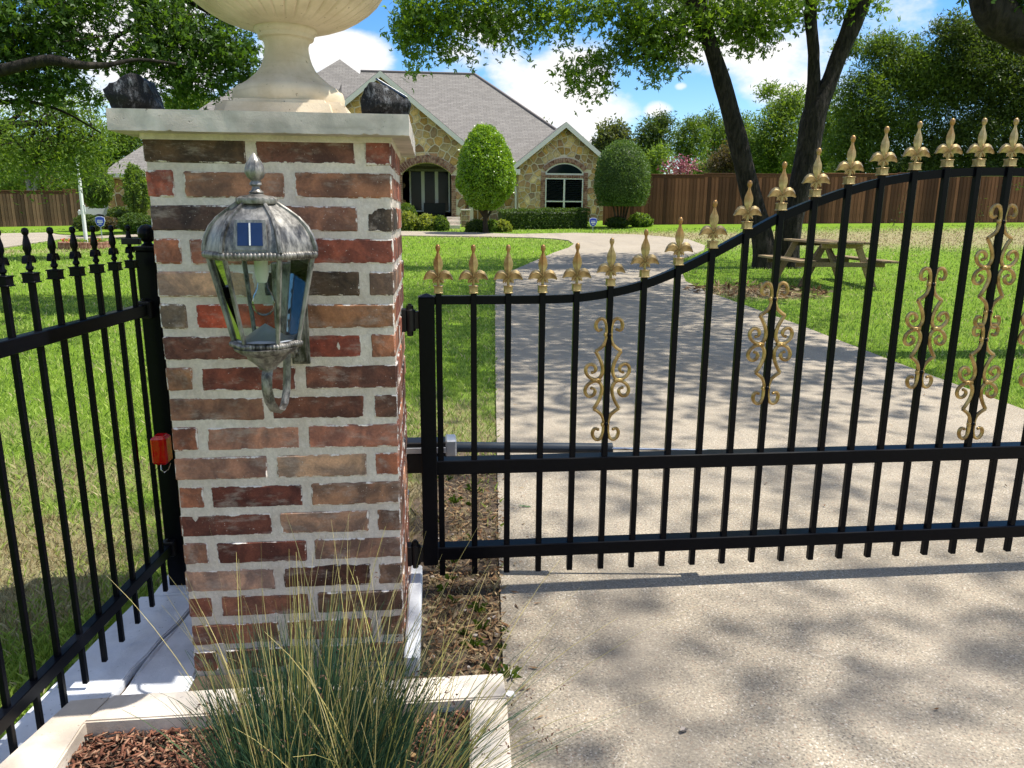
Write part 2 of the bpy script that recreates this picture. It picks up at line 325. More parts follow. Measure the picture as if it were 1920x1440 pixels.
def mk_shingle():
    m = M('asphalt_shingles', .95, .15)
    t = m.N.new('ShaderNodeTexBrick'); t.offset = .5; t.inputs['Scale'].default_value = 1; t.inputs['Brick Width'].default_value = .33; t.inputs['Row Height'].default_value = .14; t.inputs['Mortar Size'].default_value = .010
    t.inputs['Color1'].default_value = (.165, .157, .148, 1); t.inputs['Color2'].default_value = (.215, .205, .193, 1); t.inputs['Mortar'].default_value = (.105, .10, .094, 1); t.inputs['Bias'].default_value = 0
    m.L.new(m.tc.outputs['UV'], t.inputs['Vector']); n = m.noise(25, 4); c = m.mix(m.ramp(n, .3, .7), m.mix(1.0, t.outputs[0], (.85, .84, .84), 'MULTIPLY'), m.mix(1.0, t.outputs[0], (1.12, 1.1, 1.08), 'MULTIPLY'))
    m.set('Base Color', c); m.bump(t.outputs[1], -.5, .02); return m.m
MT['shingle'] = mk_shingle(); MT['ridge'] = simple('ridge_shingle', (.17, .15, .145), .95)
MT['blue_sign'] = simple('blue_sign', (.015, .05, .42), .4, .5, 0, .05, 5); MT['sign_white'] = simple('sign_white', (.8, .8, .8), .4)
MT['car_paint'] = simple('silver_white_car_paint', (.45, .47, .48), .25, .6, .2, .05, 3); MT['car_glass'] = simple('blue_tinted_car_glass', (.03, .09, .22), .05, .8)
MT['blind'] = simple('dark_blind', (.02, .035, .038), .5); MT['tyre'] = simple('tyre_rubber', (.015, .015, .015), .8)
MT['flag_pole'] = simple('white_pole_paint', (.72, .73, .73), .3)
MT['cable'] = simple('dark_cable', (.02, .02, .02), .6)
MT['chip'] = None
def mk_chip(name, cols, tr=0.0):
    m = M(name, .85, .2); v = m.attr('var'); n = m.N.new('ShaderNodeValToRGB'); m.L.new(v, n.inputs[0]); cr = n.color_ramp; cr.interpolation = 'LINEAR'
    cr.elements[0].position = 0; cr.elements[0].color = (*cols[0], 1); cr.elements[1].position = 1; cr.elements[1].color = (*cols[-1], 1)
    for i, c in enumerate(cols[1:-1]): e = cr.elements.new((i+1)/(len(cols)-1)); e.color = (*c, 1)
    c = m.mix(m.ramp(m.noise(90, 4), .3, .7), m.mix(1.0, n.outputs[0], (.7, .7, .7), 'MULTIPLY'), n.outputs[0]); m.set('Base Color', c)
    if tr:
        t = m.N.new('ShaderNodeBsdfTranslucent'); m.L.new(c, t.inputs[0]); mx = m.N.new('ShaderNodeMixShader'); mx.inputs[0].default_value = tr
        m.L.new(m.b.outputs[0], mx.inputs[1]); m.L.new(t.outputs[0], mx.inputs[2]); m.L.new(mx.outputs[0], m.N['Material Output'].inputs[0])
    return m.m
MT['chip'] = mk_chip('red_cedar_mulch', [(.05, .035, .025), (.16, .065, .04), (.30, .13, .08), (.46, .28, .18), (.12, .08, .06)])
MT['litter'] = mk_chip('dead_leaves', [(.06, .035, .02), (.19, .10, .05), (.33, .21, .11), (.42, .33, .20), (.12, .08, .05)], .2)
MT['rush'] = mk_chip('blue_green_rush', [(.015, .050, .036), (.035, .095, .062), (.06, .13, .07), (.12, .18, .07), (.40, .38, .15)], .25)
MT['straw'] = mk_chip('straw_stalk', [(.24, .27, .05), (.46, .42, .12), (.66, .54, .22), (.68, .58, .32)], .25)
MT['seed'] = simple('brown_seed_head', (.10, .05, .03), .8)
MT['fallen'] = simple('dry_brown_leaf', (.24, .11, .05), .6, .3, 0, .4, 25, .5, .01); MT['fallen_tan'] = simple('dry_tan_leaf', (.48, .31, .15), .6, .3, 0, .3, 25, .5, .01)
MT['stone_grey'] = simple('pebble', (.33, .29, .26), .8, .3, 0, .2, 60, .4, .004); MT['green_leaf_one'] = simple('green_fallen_leaf', (.05, .11, .03), .5)

# ------------------------------------------------------------------ object helpers
def tag(o, label=None, cat=None, group=None, kind=None):
    if label: o['label'] = label
    if cat: o['category'] = cat
    if group: o['group'] = group
    if kind: o['kind'] = kind
    return o
def link(name, data, mat=None, parent=None, loc=None, rot=None, color=None):
    o = bpy.data.objects.new(name, data); COL.objects.link(o)
    if mat is not None and data is not None and len(data.materials) == 0: data.materials.append(MT[mat] if isinstance(mat, str) else mat)
    if parent is not None: o.parent = parent
    if loc is not None: o.location = loc
    if rot is not None: o.rotation_euler = rot
    if color is not None: o.color = (*color, 1)
    return o
def empty(name, loc, label, cat, group=None, rz=0):
    o = bpy.data.objects.new(name, None); COL.objects.link(o); o.location = loc; o.rotation_euler = (0, 0, rz); o.empty_display_size = .1
    return tag(o, label, cat, group)
def np_mesh(name, V, Fs, var=None, pick=None, smooth=False):
    """V (n,3); Fs (m,k) uniform polygons"""
    me = bpy.data.meshes.new(name); V = np.asarray(V, np.float32); Fs = np.asarray(Fs, np.int32); m, k = Fs.shape
    me.vertices.add(len(V)); me.vertices.foreach_set('co', V.ravel()); me.loops.add(m*k); me.loops.foreach_set('vertex_index', Fs.ravel())
    me.polygons.add(m); me.polygons.foreach_set('loop_start', np.arange(0, m*k, k, dtype=np.int32))
    if smooth: me.polygons.foreach_set('use_smooth', np.ones(m, bool))
    me.update(calc_edges=True)
    for nm, a in (('var', var), ('pick', pick)):
        if a is not None: at = me.attributes.new(nm, 'FLOAT', 'POINT'); at.data.foreach_set('value', np.asarray(a, np.float32))
    return me
class MB:
    def __init__(s): s.v = []; s.f = []
    def add(s, vs, fs):
        b = len(s.v); s.v += [tuple(map(float, v)) for v in vs]; s.f += [tuple(i+b for i in f) for f in fs]; return s
    def box(s, x0, x1, y0, y1, z0, z1, c=0.0):
        if c <= 0:
            vs = [(x, y, z) for z in (z0, z1) for y in (y0, y1) for x in (x0, x1)]
            return s.add(vs, [(0, 2, 3, 1), (4, 5, 7, 6), (0, 1, 5, 4), (2, 6, 7, 3), (0, 4, 6, 2), (1, 3, 7, 5)])
        bm = bmesh.new(); bmesh.ops.create_cube(bm, size=1)
        for v in bm.verts: v.co = Vector(((x0+x1)/2+v.co.x*(x1-x0), (y0+y1)/2+v.co.y*(y1-y0), (z0+z1)/2+v.co.z*(z1-z0)))
        bmesh.ops.bevel(bm, geom=list(bm.edges), offset=c, segments=1, affect='EDGES'); s.bm(bm); return s
    def bm(s, bm):
        bm.verts.ensure_lookup_table(); bm.verts.index_update(); s.add([v.co for v in bm.verts], [[v.index for v in f.verts] for f in bm.faces]); bm.free(); return s
    def prism(s, pts, a, b, axis='y'):
        """pts: 2D polygon; extruded between a and b along axis"""
        n = len(pts)
        f3 = {'y': lambda p, t: (p[0], t, p[1]), 'z': lambda p, t: (p[0], p[1], t), 'x': lambda p, t: (t, p[0], p[1])}[axis]
        vs = [f3(p, a) for p in pts]+[f3(p, b) for p in pts]
        return s.add(vs, [tuple(range(n)), tuple(range(2*n-1, n-1, -1))]+[(i, (i+1) % n, n+(i+1) % n, n+i) for i in range(n)])
    def tube(s, path, rad, n=8, cap=True, sx=1.0, sy=1.0, up=(0, 0, 1)):
        path = [Vector(p) for p in path]; m = len(path); rad = rad if hasattr(rad, '__len__') else [rad]*m
        vs = []; prev = None
        for i, p in enumerate(path):
            t = (path[min(i+1, m-1)]-path[max(i-1, 0)]); t = t.normalized() if t.length > 1e-9 else Vector((0, 0, 1))
            if prev is None:
                u = Vector(up); u = u-t*u.dot(t)
                if u.length < 1e-3: u = Vector((1, 0, 0))-t*t.x
                if u.length < 1e-3: u = Vector((0, 1, 0))
            else: u = prev-t*prev.dot(t)
            u.normalize(); prev = u; w = t.cross(u)
            for k in range(n):
                a = 2*math.pi*k/n; vs.append(p+(u*math.cos(a)*sx+w*math.sin(a)*sy)*rad[i])
        fs = [(i*n+k, i*n+(k+1) % n, (i+1)*n+(k+1) % n, (i+1)*n+k) for i in range(m-1) for k in range(n)]
        if cap: fs += [tuple(range(n-1, -1, -1)), tuple(range((m-1)*n, m*n))]
        return s.add(vs, fs)
    def lathe(s, prof, n=24, c=(0, 0, 0), phase=0.0, flute=0, fdepth=0.0, frange=None):
        vs = []
        for (r, z) in prof:
            for k in range(n):
                a = 2*math.pi*k/n+phase; rr = r
                if flute and frange and frange[0] <= z <= frange[1]:
                    ph = (a*flute/(2*math.pi)) % 1.0; d = min(ph, 1-ph)
                    if d < .12: rr = r*(1-fdepth*(1-d/.12))
                vs.append((c[0]+rr*math.cos(a), c[1]+rr*math.sin(a), c[2]+z))
        m = len(prof); fs = [(i*n+k, i*n+(k+1) % n, (i+1)*n+(k+1) % n, (i+1)*n+k) for i in range(m-1) for k in range(n)]
        if prof[0][0] > 1e-6: fs.append(tuple(range(n-1, -1, -1)))
        if prof[-1][0] > 1e-6: fs.append(tuple(range((m-1)*n, m*n)))
        return s.add(vs, fs)
    def mesh(s, name, smooth=0):
        me = bpy.data.meshes.new(name); me.from_pydata(s.v, [], s.f); me.update()
        if smooth:
            me.polygons.foreach_set('use_smooth', np.ones(len(me.polygons), bool)); me.set_sharp_from_angle(angle=R(smooth))
        return me
    def build(s, name, mat, parent=None, smooth=0, **k):
        return link(name, s.mesh(name, smooth), mat, parent, **k)
def rot_mats(n, tilt=None):
    """random orientations"""
    q = RNG.normal(size=(n, 4)); q /= np.linalg.norm(q, axis=1)[:, None]; w, x, y, z = q.T
    return np.stack([np.stack([1-2*(y*y+z*z), 2*(x*y-z*w), 2*(x*z+y*w)], 1), np.stack([2*(x*y+z*w), 1-2*(x*x+z*z), 2*(y*z-x*w)], 1), np.stack([2*(x*z-y*w), 2*(y*z+x*w), 1-2*(x*x+y*y)], 1)], 1)
DIAMOND = (np.array([(-.5, 0, 0), (0, -.22, .05), (.5, 0, -.04), (0, .22, .05)]), np.array([(0, 1, 2, 3)]))
LOBED = (np.array([(0, 0, 0), (.40, -.22, .04), (1, 0, -.08), (.40, .22, .04), (.42, .30, .03), (.50, .70, -.06), (.10, .34, .02), (.42, -.30, .03), (.50, -.70, -.06), (.10, -.34, .02)]), np.array([(0, 1, 2, 3), (0, 4, 5, 6), (0, 7, 8, 9)]))
LONG = (np.array([(0, 0, 0), (.45, -.14, .03), (1, 0, -.08), (.45, .14, .03)]), np.array([(0, 1, 2, 3)]))
def leaves(name, C, size, tmpl=DIAMOND, svar=.35, flat=0.0):
    """one mesh of leaf faces at points C"""
    n = len(C); T, F = tmpl; Rm = rot_mats(n)
    if flat:
        Rm[:, 2, :] *= (1-flat); Rm /= np.maximum(np.linalg.norm(Rm, axis=1, keepdims=True), .3)
    s = size*(1+svar*(RNG.random(n)*2-1)); P = np.einsum('nij,kj->nki', Rm, T)*s[:, None, None]+C[:, None, :]
    k = len(T); Fs = (F[None]+np.arange(n)[:, None, None]*k).reshape(-1, F.shape[1])
    var = np.repeat(np.clip(RNG.normal(.45, .28, n), 0, 1), k)
    return np_mesh(name, P.reshape(-1, 3), Fs, var)
def cluster_points(centers, per, spread, droop=0.0):
    n = len(centers); P = np.repeat(centers, per, 0)+RNG.normal(size=(n*per, 3))*spread
    if droop: P[:, 2] -= np.abs(RNG.normal(size=n*per))*droop
    return P
def ellipsoid_pts(n, c, r, shell=.5):
    d = RNG.normal(size=(n, 3)); d /= np.linalg.norm(d, axis=1)[:, None]; rad = (shell+(1-shell)*RNG.random(n))**(1/1.5)
    return np.array(c)+d*rad[:, None]*np.array(r)
# ------------------------------------------------------------------ ground
def gz(x, y):
    r = np.clip((np.asarray(y, float)-9)/24, 0, 2.2)**1.2
    return r*(.73+.017*np.clip(x, -30, 30))
def onG(px, py):
    d = ray(px, py); t = .5
    while t < 300:
        P = Cc+d*t
        if P[2] <= gz(P[0], P[1]): break
        t *= 1.002
    return P
def grid_axis(lo, hi, mid0, mid1, fine, coarse):
    return np.concatenate([np.arange(lo, mid0, coarse), np.arange(mid0, mid1, fine), np.arange(mid1, hi+coarse, coarse)])
xs = grid_axis(-260, 260, -40, 44, 1.0, 20.0); ys = grid_axis(-40, 400, -4, 60, 1.0, 20.0)
X, Y = np.meshgrid(xs, ys); Zg = gz(X, Y)-.004
nx, ny = len(xs), len(ys); idx = np.arange(nx*ny).reshape(ny, nx)
lawn = link('lawn', np_mesh('lawn', np.stack([X.ravel(), Y.ravel(), Zg.ravel()], 1), np.stack([idx[:-1, :-1].ravel(), idx[:-1, 1:].ravel(), idx[1:, 1:].ravel(), idx[1:, :-1].ravel()], 1), smooth=True), 'lawn')
tag(lawn, 'mown green lawn sloping gently up behind the gate', None, None, 'structure')
# driveway: straight run through the gate joining a loop in front of the house
left_edge = [(.50, -6.0), (.545, -.354), (.575, -.05), (.621, .62), (.892, 4.08), (1.348, 9.74), (1.583, 12.37)]+[tuple(onG(*p)[:2]) for p in [(960, 510), (990, 497), (1040, 475), (1066, 466), (1076, 459), (1066, 452), (1040, 449), (1000, 447), (900, 445), (760, 443), (500, 445), (240, 446.5), (120, 449), (50, 459), (0, 467)]]+[(-30, 19), (-60, 19)]
right_edge = [(4.3, -6), (4.39, 2.57), (4.52, 4.07), (4.80, 6.65), (4.94, 8.34), (4.99, 10.1), (5.15, 11.8)]+[tuple(onG(*p)[:2]) for p in [(1276, 508), (1278, 487), (1300, 479), (1320, 470), (1322, 462), (1290, 450), (1240, 444.5), (1190, 441), (1080, 438), (969, 440), (850, 436), (500, 432), (240, 434), (100, 437)]]+[(-20, 30), (-60, 30)]
drive_poly = left_edge+right_edge[::-1]
def in_poly(px, py, poly):
    ins = np.zeros(len(px), bool); n = len(poly)
    for i in range(n):
        x0, y0 = poly[i]; x1, y1 = poly[(i+1) % n]
        c = ((y0 > py) != (y1 > py)) & (px < (x1-x0)*(py-y0)/((y1-y0) if y1 != y0 else 1e-9)+x0); ins ^= c
    return ins
drive = empty('driveway', (0, 0, 0), 'pale exposed concrete driveway running through the gate to the house', None); drive['kind'] = 'structure'
if 'category' in drive: del drive['category']
joints = [-6, 3.62, 8.2, 12.6, 16.5, 20.4, 40]
for k in range(len(joints)-1):
    bm = bmesh.new(); f = bm.faces.new([bm.verts.new((x, y, 0)) for x, y in drive_poly])
    bmesh.ops.triangulate(bm, faces=[f])
    a, b = joints[k]+.004, joints[k+1]-.004
    for co, cl in ((a, 'i'), (b, 'o')):
        g = list(bm.verts)+list(bm.edges)+list(bm.faces)
        bmesh.ops.bisect_plane(bm, geom=g, plane_co=(0, co, 0), plane_no=(.04, 1, 0), clear_inner=cl == 'i', clear_outer=cl == 'o')
    y0 = math.ceil(a)
    while y0 < b and b > 9:
        bmesh.ops.bisect_plane(bm, geom=list(bm.verts)+list(bm.edges)+list(bm.faces), plane_co=(0, y0, 0), plane_no=(0, 1, 0)); y0 += 1
    if b > 9:
        for x0 in range(-60, 12, 1 if b < 21 else 2): bmesh.ops.bisect_plane(bm, geom=list(bm.verts)+list(bm.edges)+list(bm.faces), plane_co=(x0, 0, 0), plane_no=(1, 0, 0))
    be = [e for e in bm.edges if e.is_boundary]; r = bmesh.ops.extrude_edge_only(bm, edges=be)
    low = {v for v in r['geom'] if isinstance(v, bmesh.types.BMVert)}
    for v in bm.verts: v.co.z = float(gz(v.co.x, v.co.y))+(.016 if v.co.y < 9 else .03)-(.07 if v in low else 0)
    bmesh.ops.recalc_face_normals(bm, faces=bm.faces)
    me = bpy.data.meshes.new('slab'); bm.to_mesh(me); bm.free(); link('slab', me, 'drive', drive)
# soil strip beside the pillar
sb = MB(); n = 26; pts = []
for i in range(n+1):
    y = -.30+i*2.3/n; xr = .56+.085*(y+.2)-.006; pts.append((.285+.02*math.sin(i*1.7)+(max(0, y-1.2)*.18), y, xr))
vs = []
for (xl, y, xr) in pts:
    for j in range(7):
        t = j/6; vs.append((xl*(1-t)+xr*t, y, .004+.012*random.random()*(1 if 0 < j < 6 else .2)+(.0 if y < 1.6 else -.01)))
sb.add(vs, [(i*7+j, i*7+j+1, (i+1)*7+j+1, (i+1)*7+j) for i in range(n) for j in range(6)])
tag(sb.build('soil_strip', 'soil', smooth=60), 'strip of bare soil between the brick pillar and the driveway', None, None, 'structure')
# ------------------------------------------------------------------ grass blades
def grass():
    N = 300000; th = RNG.uniform(-.78, .80, N)+YAW; ld = RNG.uniform(math.log(1.9), math.log(42), N); d = np.exp(ld)
    x = CX+d*np.sin(th); y = CY+d*np.cos(th)
    ok = ~in_poly(x, y, drive_poly)
    ok &= ~((x > -.56) & (x < .36) & (y < .62))              # pillar and footing
    ok &= ~((x > -.68) & (x < .62) & (y < -.10))
    ok &= ~((x < -.4) & (x > -.655) & (y < .45) & (y > -.6))
    soil = (x > .28) & (x < .85) & (y < 1.6) & (RNG.random(N) < np.where(y < .15, .96, .70)); ok &= ~soil
    dirt = (((x-5.9)/1.1)**2+((y-10.3)/1.0)**2 < .8) & (RNG.random(N) < .8); ok &= ~dirt
    near = (y > 29.5+.04*x) & (x > 9); ok &= ~near
    ok &= ~((y > 31.5) & (x > -10))
    x, y, d = x[ok], y[ok], d[ok]; n = len(x); z = gz(x, y)-.006
    h = .018+.027*RNG.random(n); h *= 1+.15*np.sin(x*2.1)*np.sin(y*1.7); w = .0021*np.maximum(1, d/3.4); h *= np.minimum(1.0+d/40, 1.5)
    a = RNG.uniform(0, 2*math.pi, n); l = RNG.uniform(.15, 1.0, n)*h; b = RNG.uniform(0, 2*math.pi, n)
    wx, wy = np.cos(a)*w, np.sin(a)*w; lx, ly = np.cos(b)*l, np.sin(b)*l
    P = np.zeros((n, 4, 3)); P[:, 0] = np.stack([x-wx, y-wy, z], 1); P[:, 1] = np.stack([x+wx, y+wy, z], 1)
    P[:, 2] = np.stack([x+lx*.35+wx*.8, y+ly*.35+wy*.8, z+h*.6], 1); P[:, 3] = np.stack([x+lx, y+ly, z+h], 1)
    i = np.arange(n)*4; F = np.concatenate([np.stack([i, i+1, i+2], 1), np.stack([i, i+2, i+3], 1)])
    o = link('lawn_grass', np_mesh('lawn_grass', P.reshape(-1, 3), F, np.repeat(RNG.random(n), 4), np.repeat(RNG.random(n), 4)), 'blade')
    tag(o, 'short bright green lawn grass with dry straw patches', 'grass', None, 'stuff')
grass()
# ------------------------------------------------------------------ brick pillar
PW = .585; HB = .063; PIT_ = .081
pillar = empty('brick_pillar', (0, 0, 0), 'square brick gate pillar with thick pale mortar joints and a limestone cap', 'pillar')
def brick_variants(n):
    out = []
    for k in range(n):
        mb = MB(); mb.box(-.119, .119, -.0325, .0325, -HB/2, HB/2, .0045); j = random.Random(k*7+3)
        mb.v = [(x+j.uniform(-.0022, .0022), y+j.uniform(-.0012, .0012), z+j.uniform(-.0016, .0016)) for x, y, z in mb.v]
        me = mb.mesh('brick'); me.materials.append(MT['brick']); out.append(me)
    return out
STR = brick_variants(9)
front_cols = [
 [(78, 62, 52), (98, 66, 62), (118, 66, 60)], [(150, 76, 62), (140, 100, 84), (132, 92, 76)], [(74, 58, 58), (140, 98, 82), (66, 58, 54)],
 [(160, 98, 76), (140, 88, 74), (136, 72, 60)], [(168, 136, 120), (66, 56, 50), (124, 98, 86)], [(104, 92, 84), (170, 70, 48), (134, 94, 70)],
 [(100, 64, 60), (138, 66, 54), (142, 92, 72)], [(132, 96, 78), (116, 62, 54), (104, 66, 58)], [(118, 86, 76), (100, 62, 54), (106, 72, 62)],
 [(136, 84, 68), (152, 108, 96), (148, 96, 84)], [(140, 102, 92), (152, 124, 108), (148, 90, 70)], [(140, 88, 70), (90, 48, 44), (130, 98, 82)],
 [(98, 56, 50), (144, 112, 98), (116, 86, 72)], [(136, 96, 82), (92, 50, 44), (130, 98, 86)], [(156, 124, 114), (74, 48, 40), (116, 90, 76)],
 [(126, 74, 60), (120, 78, 66), (88, 66, 56)], [(120, 78, 64), (126, 84, 70), (110, 74, 60)], [(116, 78, 64), (104, 68, 58), (120, 82, 66)]]
def alb(c, k=1.0, ds=.0):
    l = s2l(c); g = sum(l)/3; return tuple(min(.8, (v+(g-v)*ds)*k) for v in l)
SIDE_COLS = [(150, 90, 74), (164, 112, 92), (120, 74, 64), (176, 130, 112), (140, 80, 66), (98, 66, 58)]
def one_brick(cx, cy, z, ang, c):
    link('brick', random.choice(STR), None, pillar, loc=(cx+random.uniform(-.0015, .0015), cy+random.uniform(-.0015, .0015), z+random.uniform(-.0015, .0015)), rot=(0, 0, ang+random.uniform(-.004, .004)), color=tuple(v*t for v, t in zip(alb(c, 1.62, .18), (1.03, 1.0, .86))))
for k in range(18):
    # pinwheel courses: each corner brick shows its long face on one side and its end on the next
    z = 1.40-PIT_*k+HB/2; A = k % 2 == 0; f = front_cols[k]; h = PW/2; rc = lambda: random.choice(SIDE_COLS)
    if A: xs3 = [(-h+.119, .0325, 0), (-h+.357+.022, .0325, 0), (h-.0325, .119, 1)]
    else: xs3 = [(-h+.0325, .119, 1), (h-.357-.022, .0325, 0), (h-.119, .0325, 0)]
    for (x, y, v), c in zip(xs3, f): one_brick(x, y, z, R(90)*v, c)
    bk = [(-x, PW-y, v) for x, y, v in xs3]
    for x, y, v in bk: one_brick(x, y, z, R(90)*v, rc())
    ym = .238+.022+.119
    one_brick(h-.0325, ym if A else PW-ym, z, R(90), rc()); one_brick(-h+.0325, PW-ym if A else ym, z, R(90), rc())
def mortar_core():
    bm = bmesh.new(); bmesh.ops.create_cube(bm, size=1); s = PW/2-.0035
    for v in bm.verts: v.co = Vector((v.co.x*2*s, PW/2+v.co.y*2*s, .73+v.co.z*1.475))
    bmesh.ops.subdivide_edges(bm, edges=list(bm.edges), cuts=47, use_grid_fill=True)
    from mathutils import noise
    for v in bm.verts:
        d = noise.noise(v.co*38)*.0022+noise.noise(v.co*95)*.0012; n = Vector((v.co.x, v.co.y-PW/2, 0)); n = Vector((math.copysign(1, n.x), 0, 0)) if abs(n.x) > abs(n.y) else Vector((0, math.copysign(1, n.y), 0))
        v.co += n*d
    me = bpy.data.meshes.new('mortar'); bm.to_mesh(me); bm.free(); return link('mortar', me, 'mortar', pillar)
mortar_core()
# limestone cap with a broken lower edge
def slab_cap():
    x0, x1, y0, y1, z0, z1 = -.345, .341, -.06, .645, 1.466, 1.514
    bm = bmesh.new(); bmesh.ops.create_cube(bm, size=1)
    for v in bm.verts: v.co = Vector(((x0+x1)/2+v.co.x*(x1-x0), (y0+y1)/2+v.co.y*(y1-y0), (z0+z1)/2+v.co.z*(z1-z0)))
    bmesh.ops.subdivide_edges(bm, edges=list(bm.edges), cuts=89, use_grid_fill=True)
    from mathutils import noise
    for v in bm.verts:
        e = min(v.co.x-x0, x1-v.co.x, v.co.y-y0, y1-v.co.y)
        if v.co.z < z0+.012 and e < .012:
            c = max(0, noise.noise(Vector((v.co.x*14, v.co.y*14, 3)))*.6+noise.noise(Vector((v.co.x*70, v.co.y*70, 7)))*.8-.08)
            v.co.z += c*.007*(1-e/.012)
        if e < .001: v.co.x += noise.noise(v.co*25)*.0012; v.co.y += noise.noise(v.co*25+Vector((9, 9, 9)))*.0014
    me = bpy.data.meshes.new('cap'); bm.to_mesh(me); bm.free()
    me.polygons.foreach_set('use_smooth', np.ones(len(me.polygons), bool)); me.set_sharp_from_angle(angle=R(40))
    return link('cap', me, 'limestone', pillar)
slab_cap()
MB().box(-PW/2-.006, PW/2+.004, -.004, PW+.004, 1.452, 1.469, .003).build('mortar_bed', 'mortar', pillar)
# ------------------------------------------------------------------ urn
def urn():
    t = empty('stone_urn', (.005, .29, 1.515), 'cream cast stone urn with a fluted bowl standing on the pillar cap', 'urn')
    mb = MB(); bm = bmesh.new(); bmesh.ops.create_cube(bm, size=1)
    for v in bm.verts:
        w = .178 if v.co.z < 0 else .160; v.co = Vector((math.copysign(w, v.co.x), math.copysign(w, v.co.y), 0 if v.co.z < 0 else .055))
    vert = [e for e in bm.edges if abs(e.verts[0].co.z-e.verts[1].co.z) > .01]; bmesh.ops.bevel(bm, geom=vert, offset=.035, segments=2, affect='EDGES')
    top = [e for e in bm.edges if all(v.co.z > .05 for v in e.verts)]; bmesh.ops.bevel(bm, geom=top, offset=.010, segments=2, affect='EDGES')
    mb.bm(bm); mb.build('plinth', 'cast_stone', t, 35)
    prof = [(.146, .052), (.148, .062), (.150, .075), (.146, .090), (.138, .100), (.128, .104), (.120, .109), (.112, .114), (.100, .124), (.086, .136), (.074, .150), (.066, .166), (.061, .182), (.058, .200), (.058, .212), (.062, .222), (.065, .226), (.072, .228), (.074, .233), (.074, .238), (.080, .243), (.083, .250), (.081, .257)]
    MB().lathe(prof, 64).build('stem', 'cast_stone', t, 50)
    bp = [(.060, .252), (.092, .254), (.118, .258), (.145, .266), (.176, .278), (.205, .294), (.232, .313), (.252, .332), (.268, .355), (.278, .38), (.283, .41), (.282, .44), (.274, .47), (.265, .49), (.268, .505), (.300, .515), (.312, .525), (.312, .54), (.29, .545), (.26, .53), (.24, .50), (.10, .48), (.0, .475)]
    MB().lathe(bp, 288, flute=36, fdepth=.06, frange=(.262, .475)).build('bowl', 'cast_stone', t, 60)
urn()
# ------------------------------------------------------------------ rock shaped solar lights
def rock(name, loc, size, seed, label, hull, panel=None):
    from mathutils import noise
    t = empty(name, loc, label, 'garden light')
    bm = bmesh.new(); rnd = random.Random(seed)
    for p in hull: bm.verts.new((p[0]*size, p[1]*size, p[2]*size))
    bmesh.ops.convex_hull(bm, input=list(bm.verts)); bmesh.ops.delete(bm, geom=[v for v in bm.verts if not v.link_faces], context='VERTS')
    bmesh.ops.triangulate(bm, faces=bm.faces); bmesh.ops.subdivide_edges(bm, edges=list(bm.edges), cuts=9, use_grid_fill=True)
    for _ in range(1): bmesh.ops.smooth_vert(bm, verts=bm.verts, factor=.4, use_axis_x=True, use_axis_y=True, use_axis_z=True)
    zmin = min(v.co.z for v in bm.verts)
    for v in bm.verts:
        n = v.co.normalized(); v.co += n*(noise.noise(v.co*40+Vector((seed, 0, 0)))*.005+noise.noise(v.co*95)*.003); v.co.z = max(v.co.z-zmin, 0)
    me = bpy.data.meshes.new('rock_body'); bm.to_mesh(me); bm.free(); me.polygons.foreach_set('use_smooth', np.ones(len(me.polygons), bool)); link('rock_body', me, 'rock', t)
    if panel:
        c, ex, ey = [Vector(v) for v in panel]; nn = ex.cross(ey).normalized(); vs = []
        for s in (0, .004):
            for a, b in ((-1, -1), (1, -1), (1, 1), (-1, 1)): vs.append(c+ex*a+ey*b+nn*s)
        MB().add(vs, [(0, 3, 2, 1), (4, 5, 6, 7), (0, 1, 5, 4), (1, 2, 6, 5), (2, 3, 7, 6), (3, 0, 4, 7)]).build('solar_panel', 'solar', t)
        MB().tube([c-ex+nn*.005, c+ex+nn*.005], .0008, 4).build('panel_line', 'solar_line', t)
rock('rock_light', (-.306, .03, 1.515), .90, 3, 'black rock-shaped light on the left end of the pillar cap', [(-.078, -.030, .056), (.004, -.035, .100), (.038, -.03, .078), (.066, -.03, .004), (-.052, -.035, 0), (-.078, .035, .056), (.004, .035, .100), (.038, .03, .078), (.066, .03, .004), (-.052, .035, 0), (0, -.05, .03)])
rock('rock_light', (.281, .05, 1.515), 1.0, 5, 'black rock-shaped light with a solar panel on the right end of the pillar cap', [(-.058, -.035, .012), (-.056, -.03, .052), (-.035, -.035, .080), (.0, -.02, .083), (.062, -.03, .040), (.056, -.03, 0), (-.045, -.03, 0), (-.05, .035, .05), (-.03, .04, .080), (.062, .04, .042), (.055, .035, 0), (-.045, .035, 0), (0, -.05, .03)],
     ((.016, .0, .070), (.036, -.004, -.021), (.002, .026, .001)))
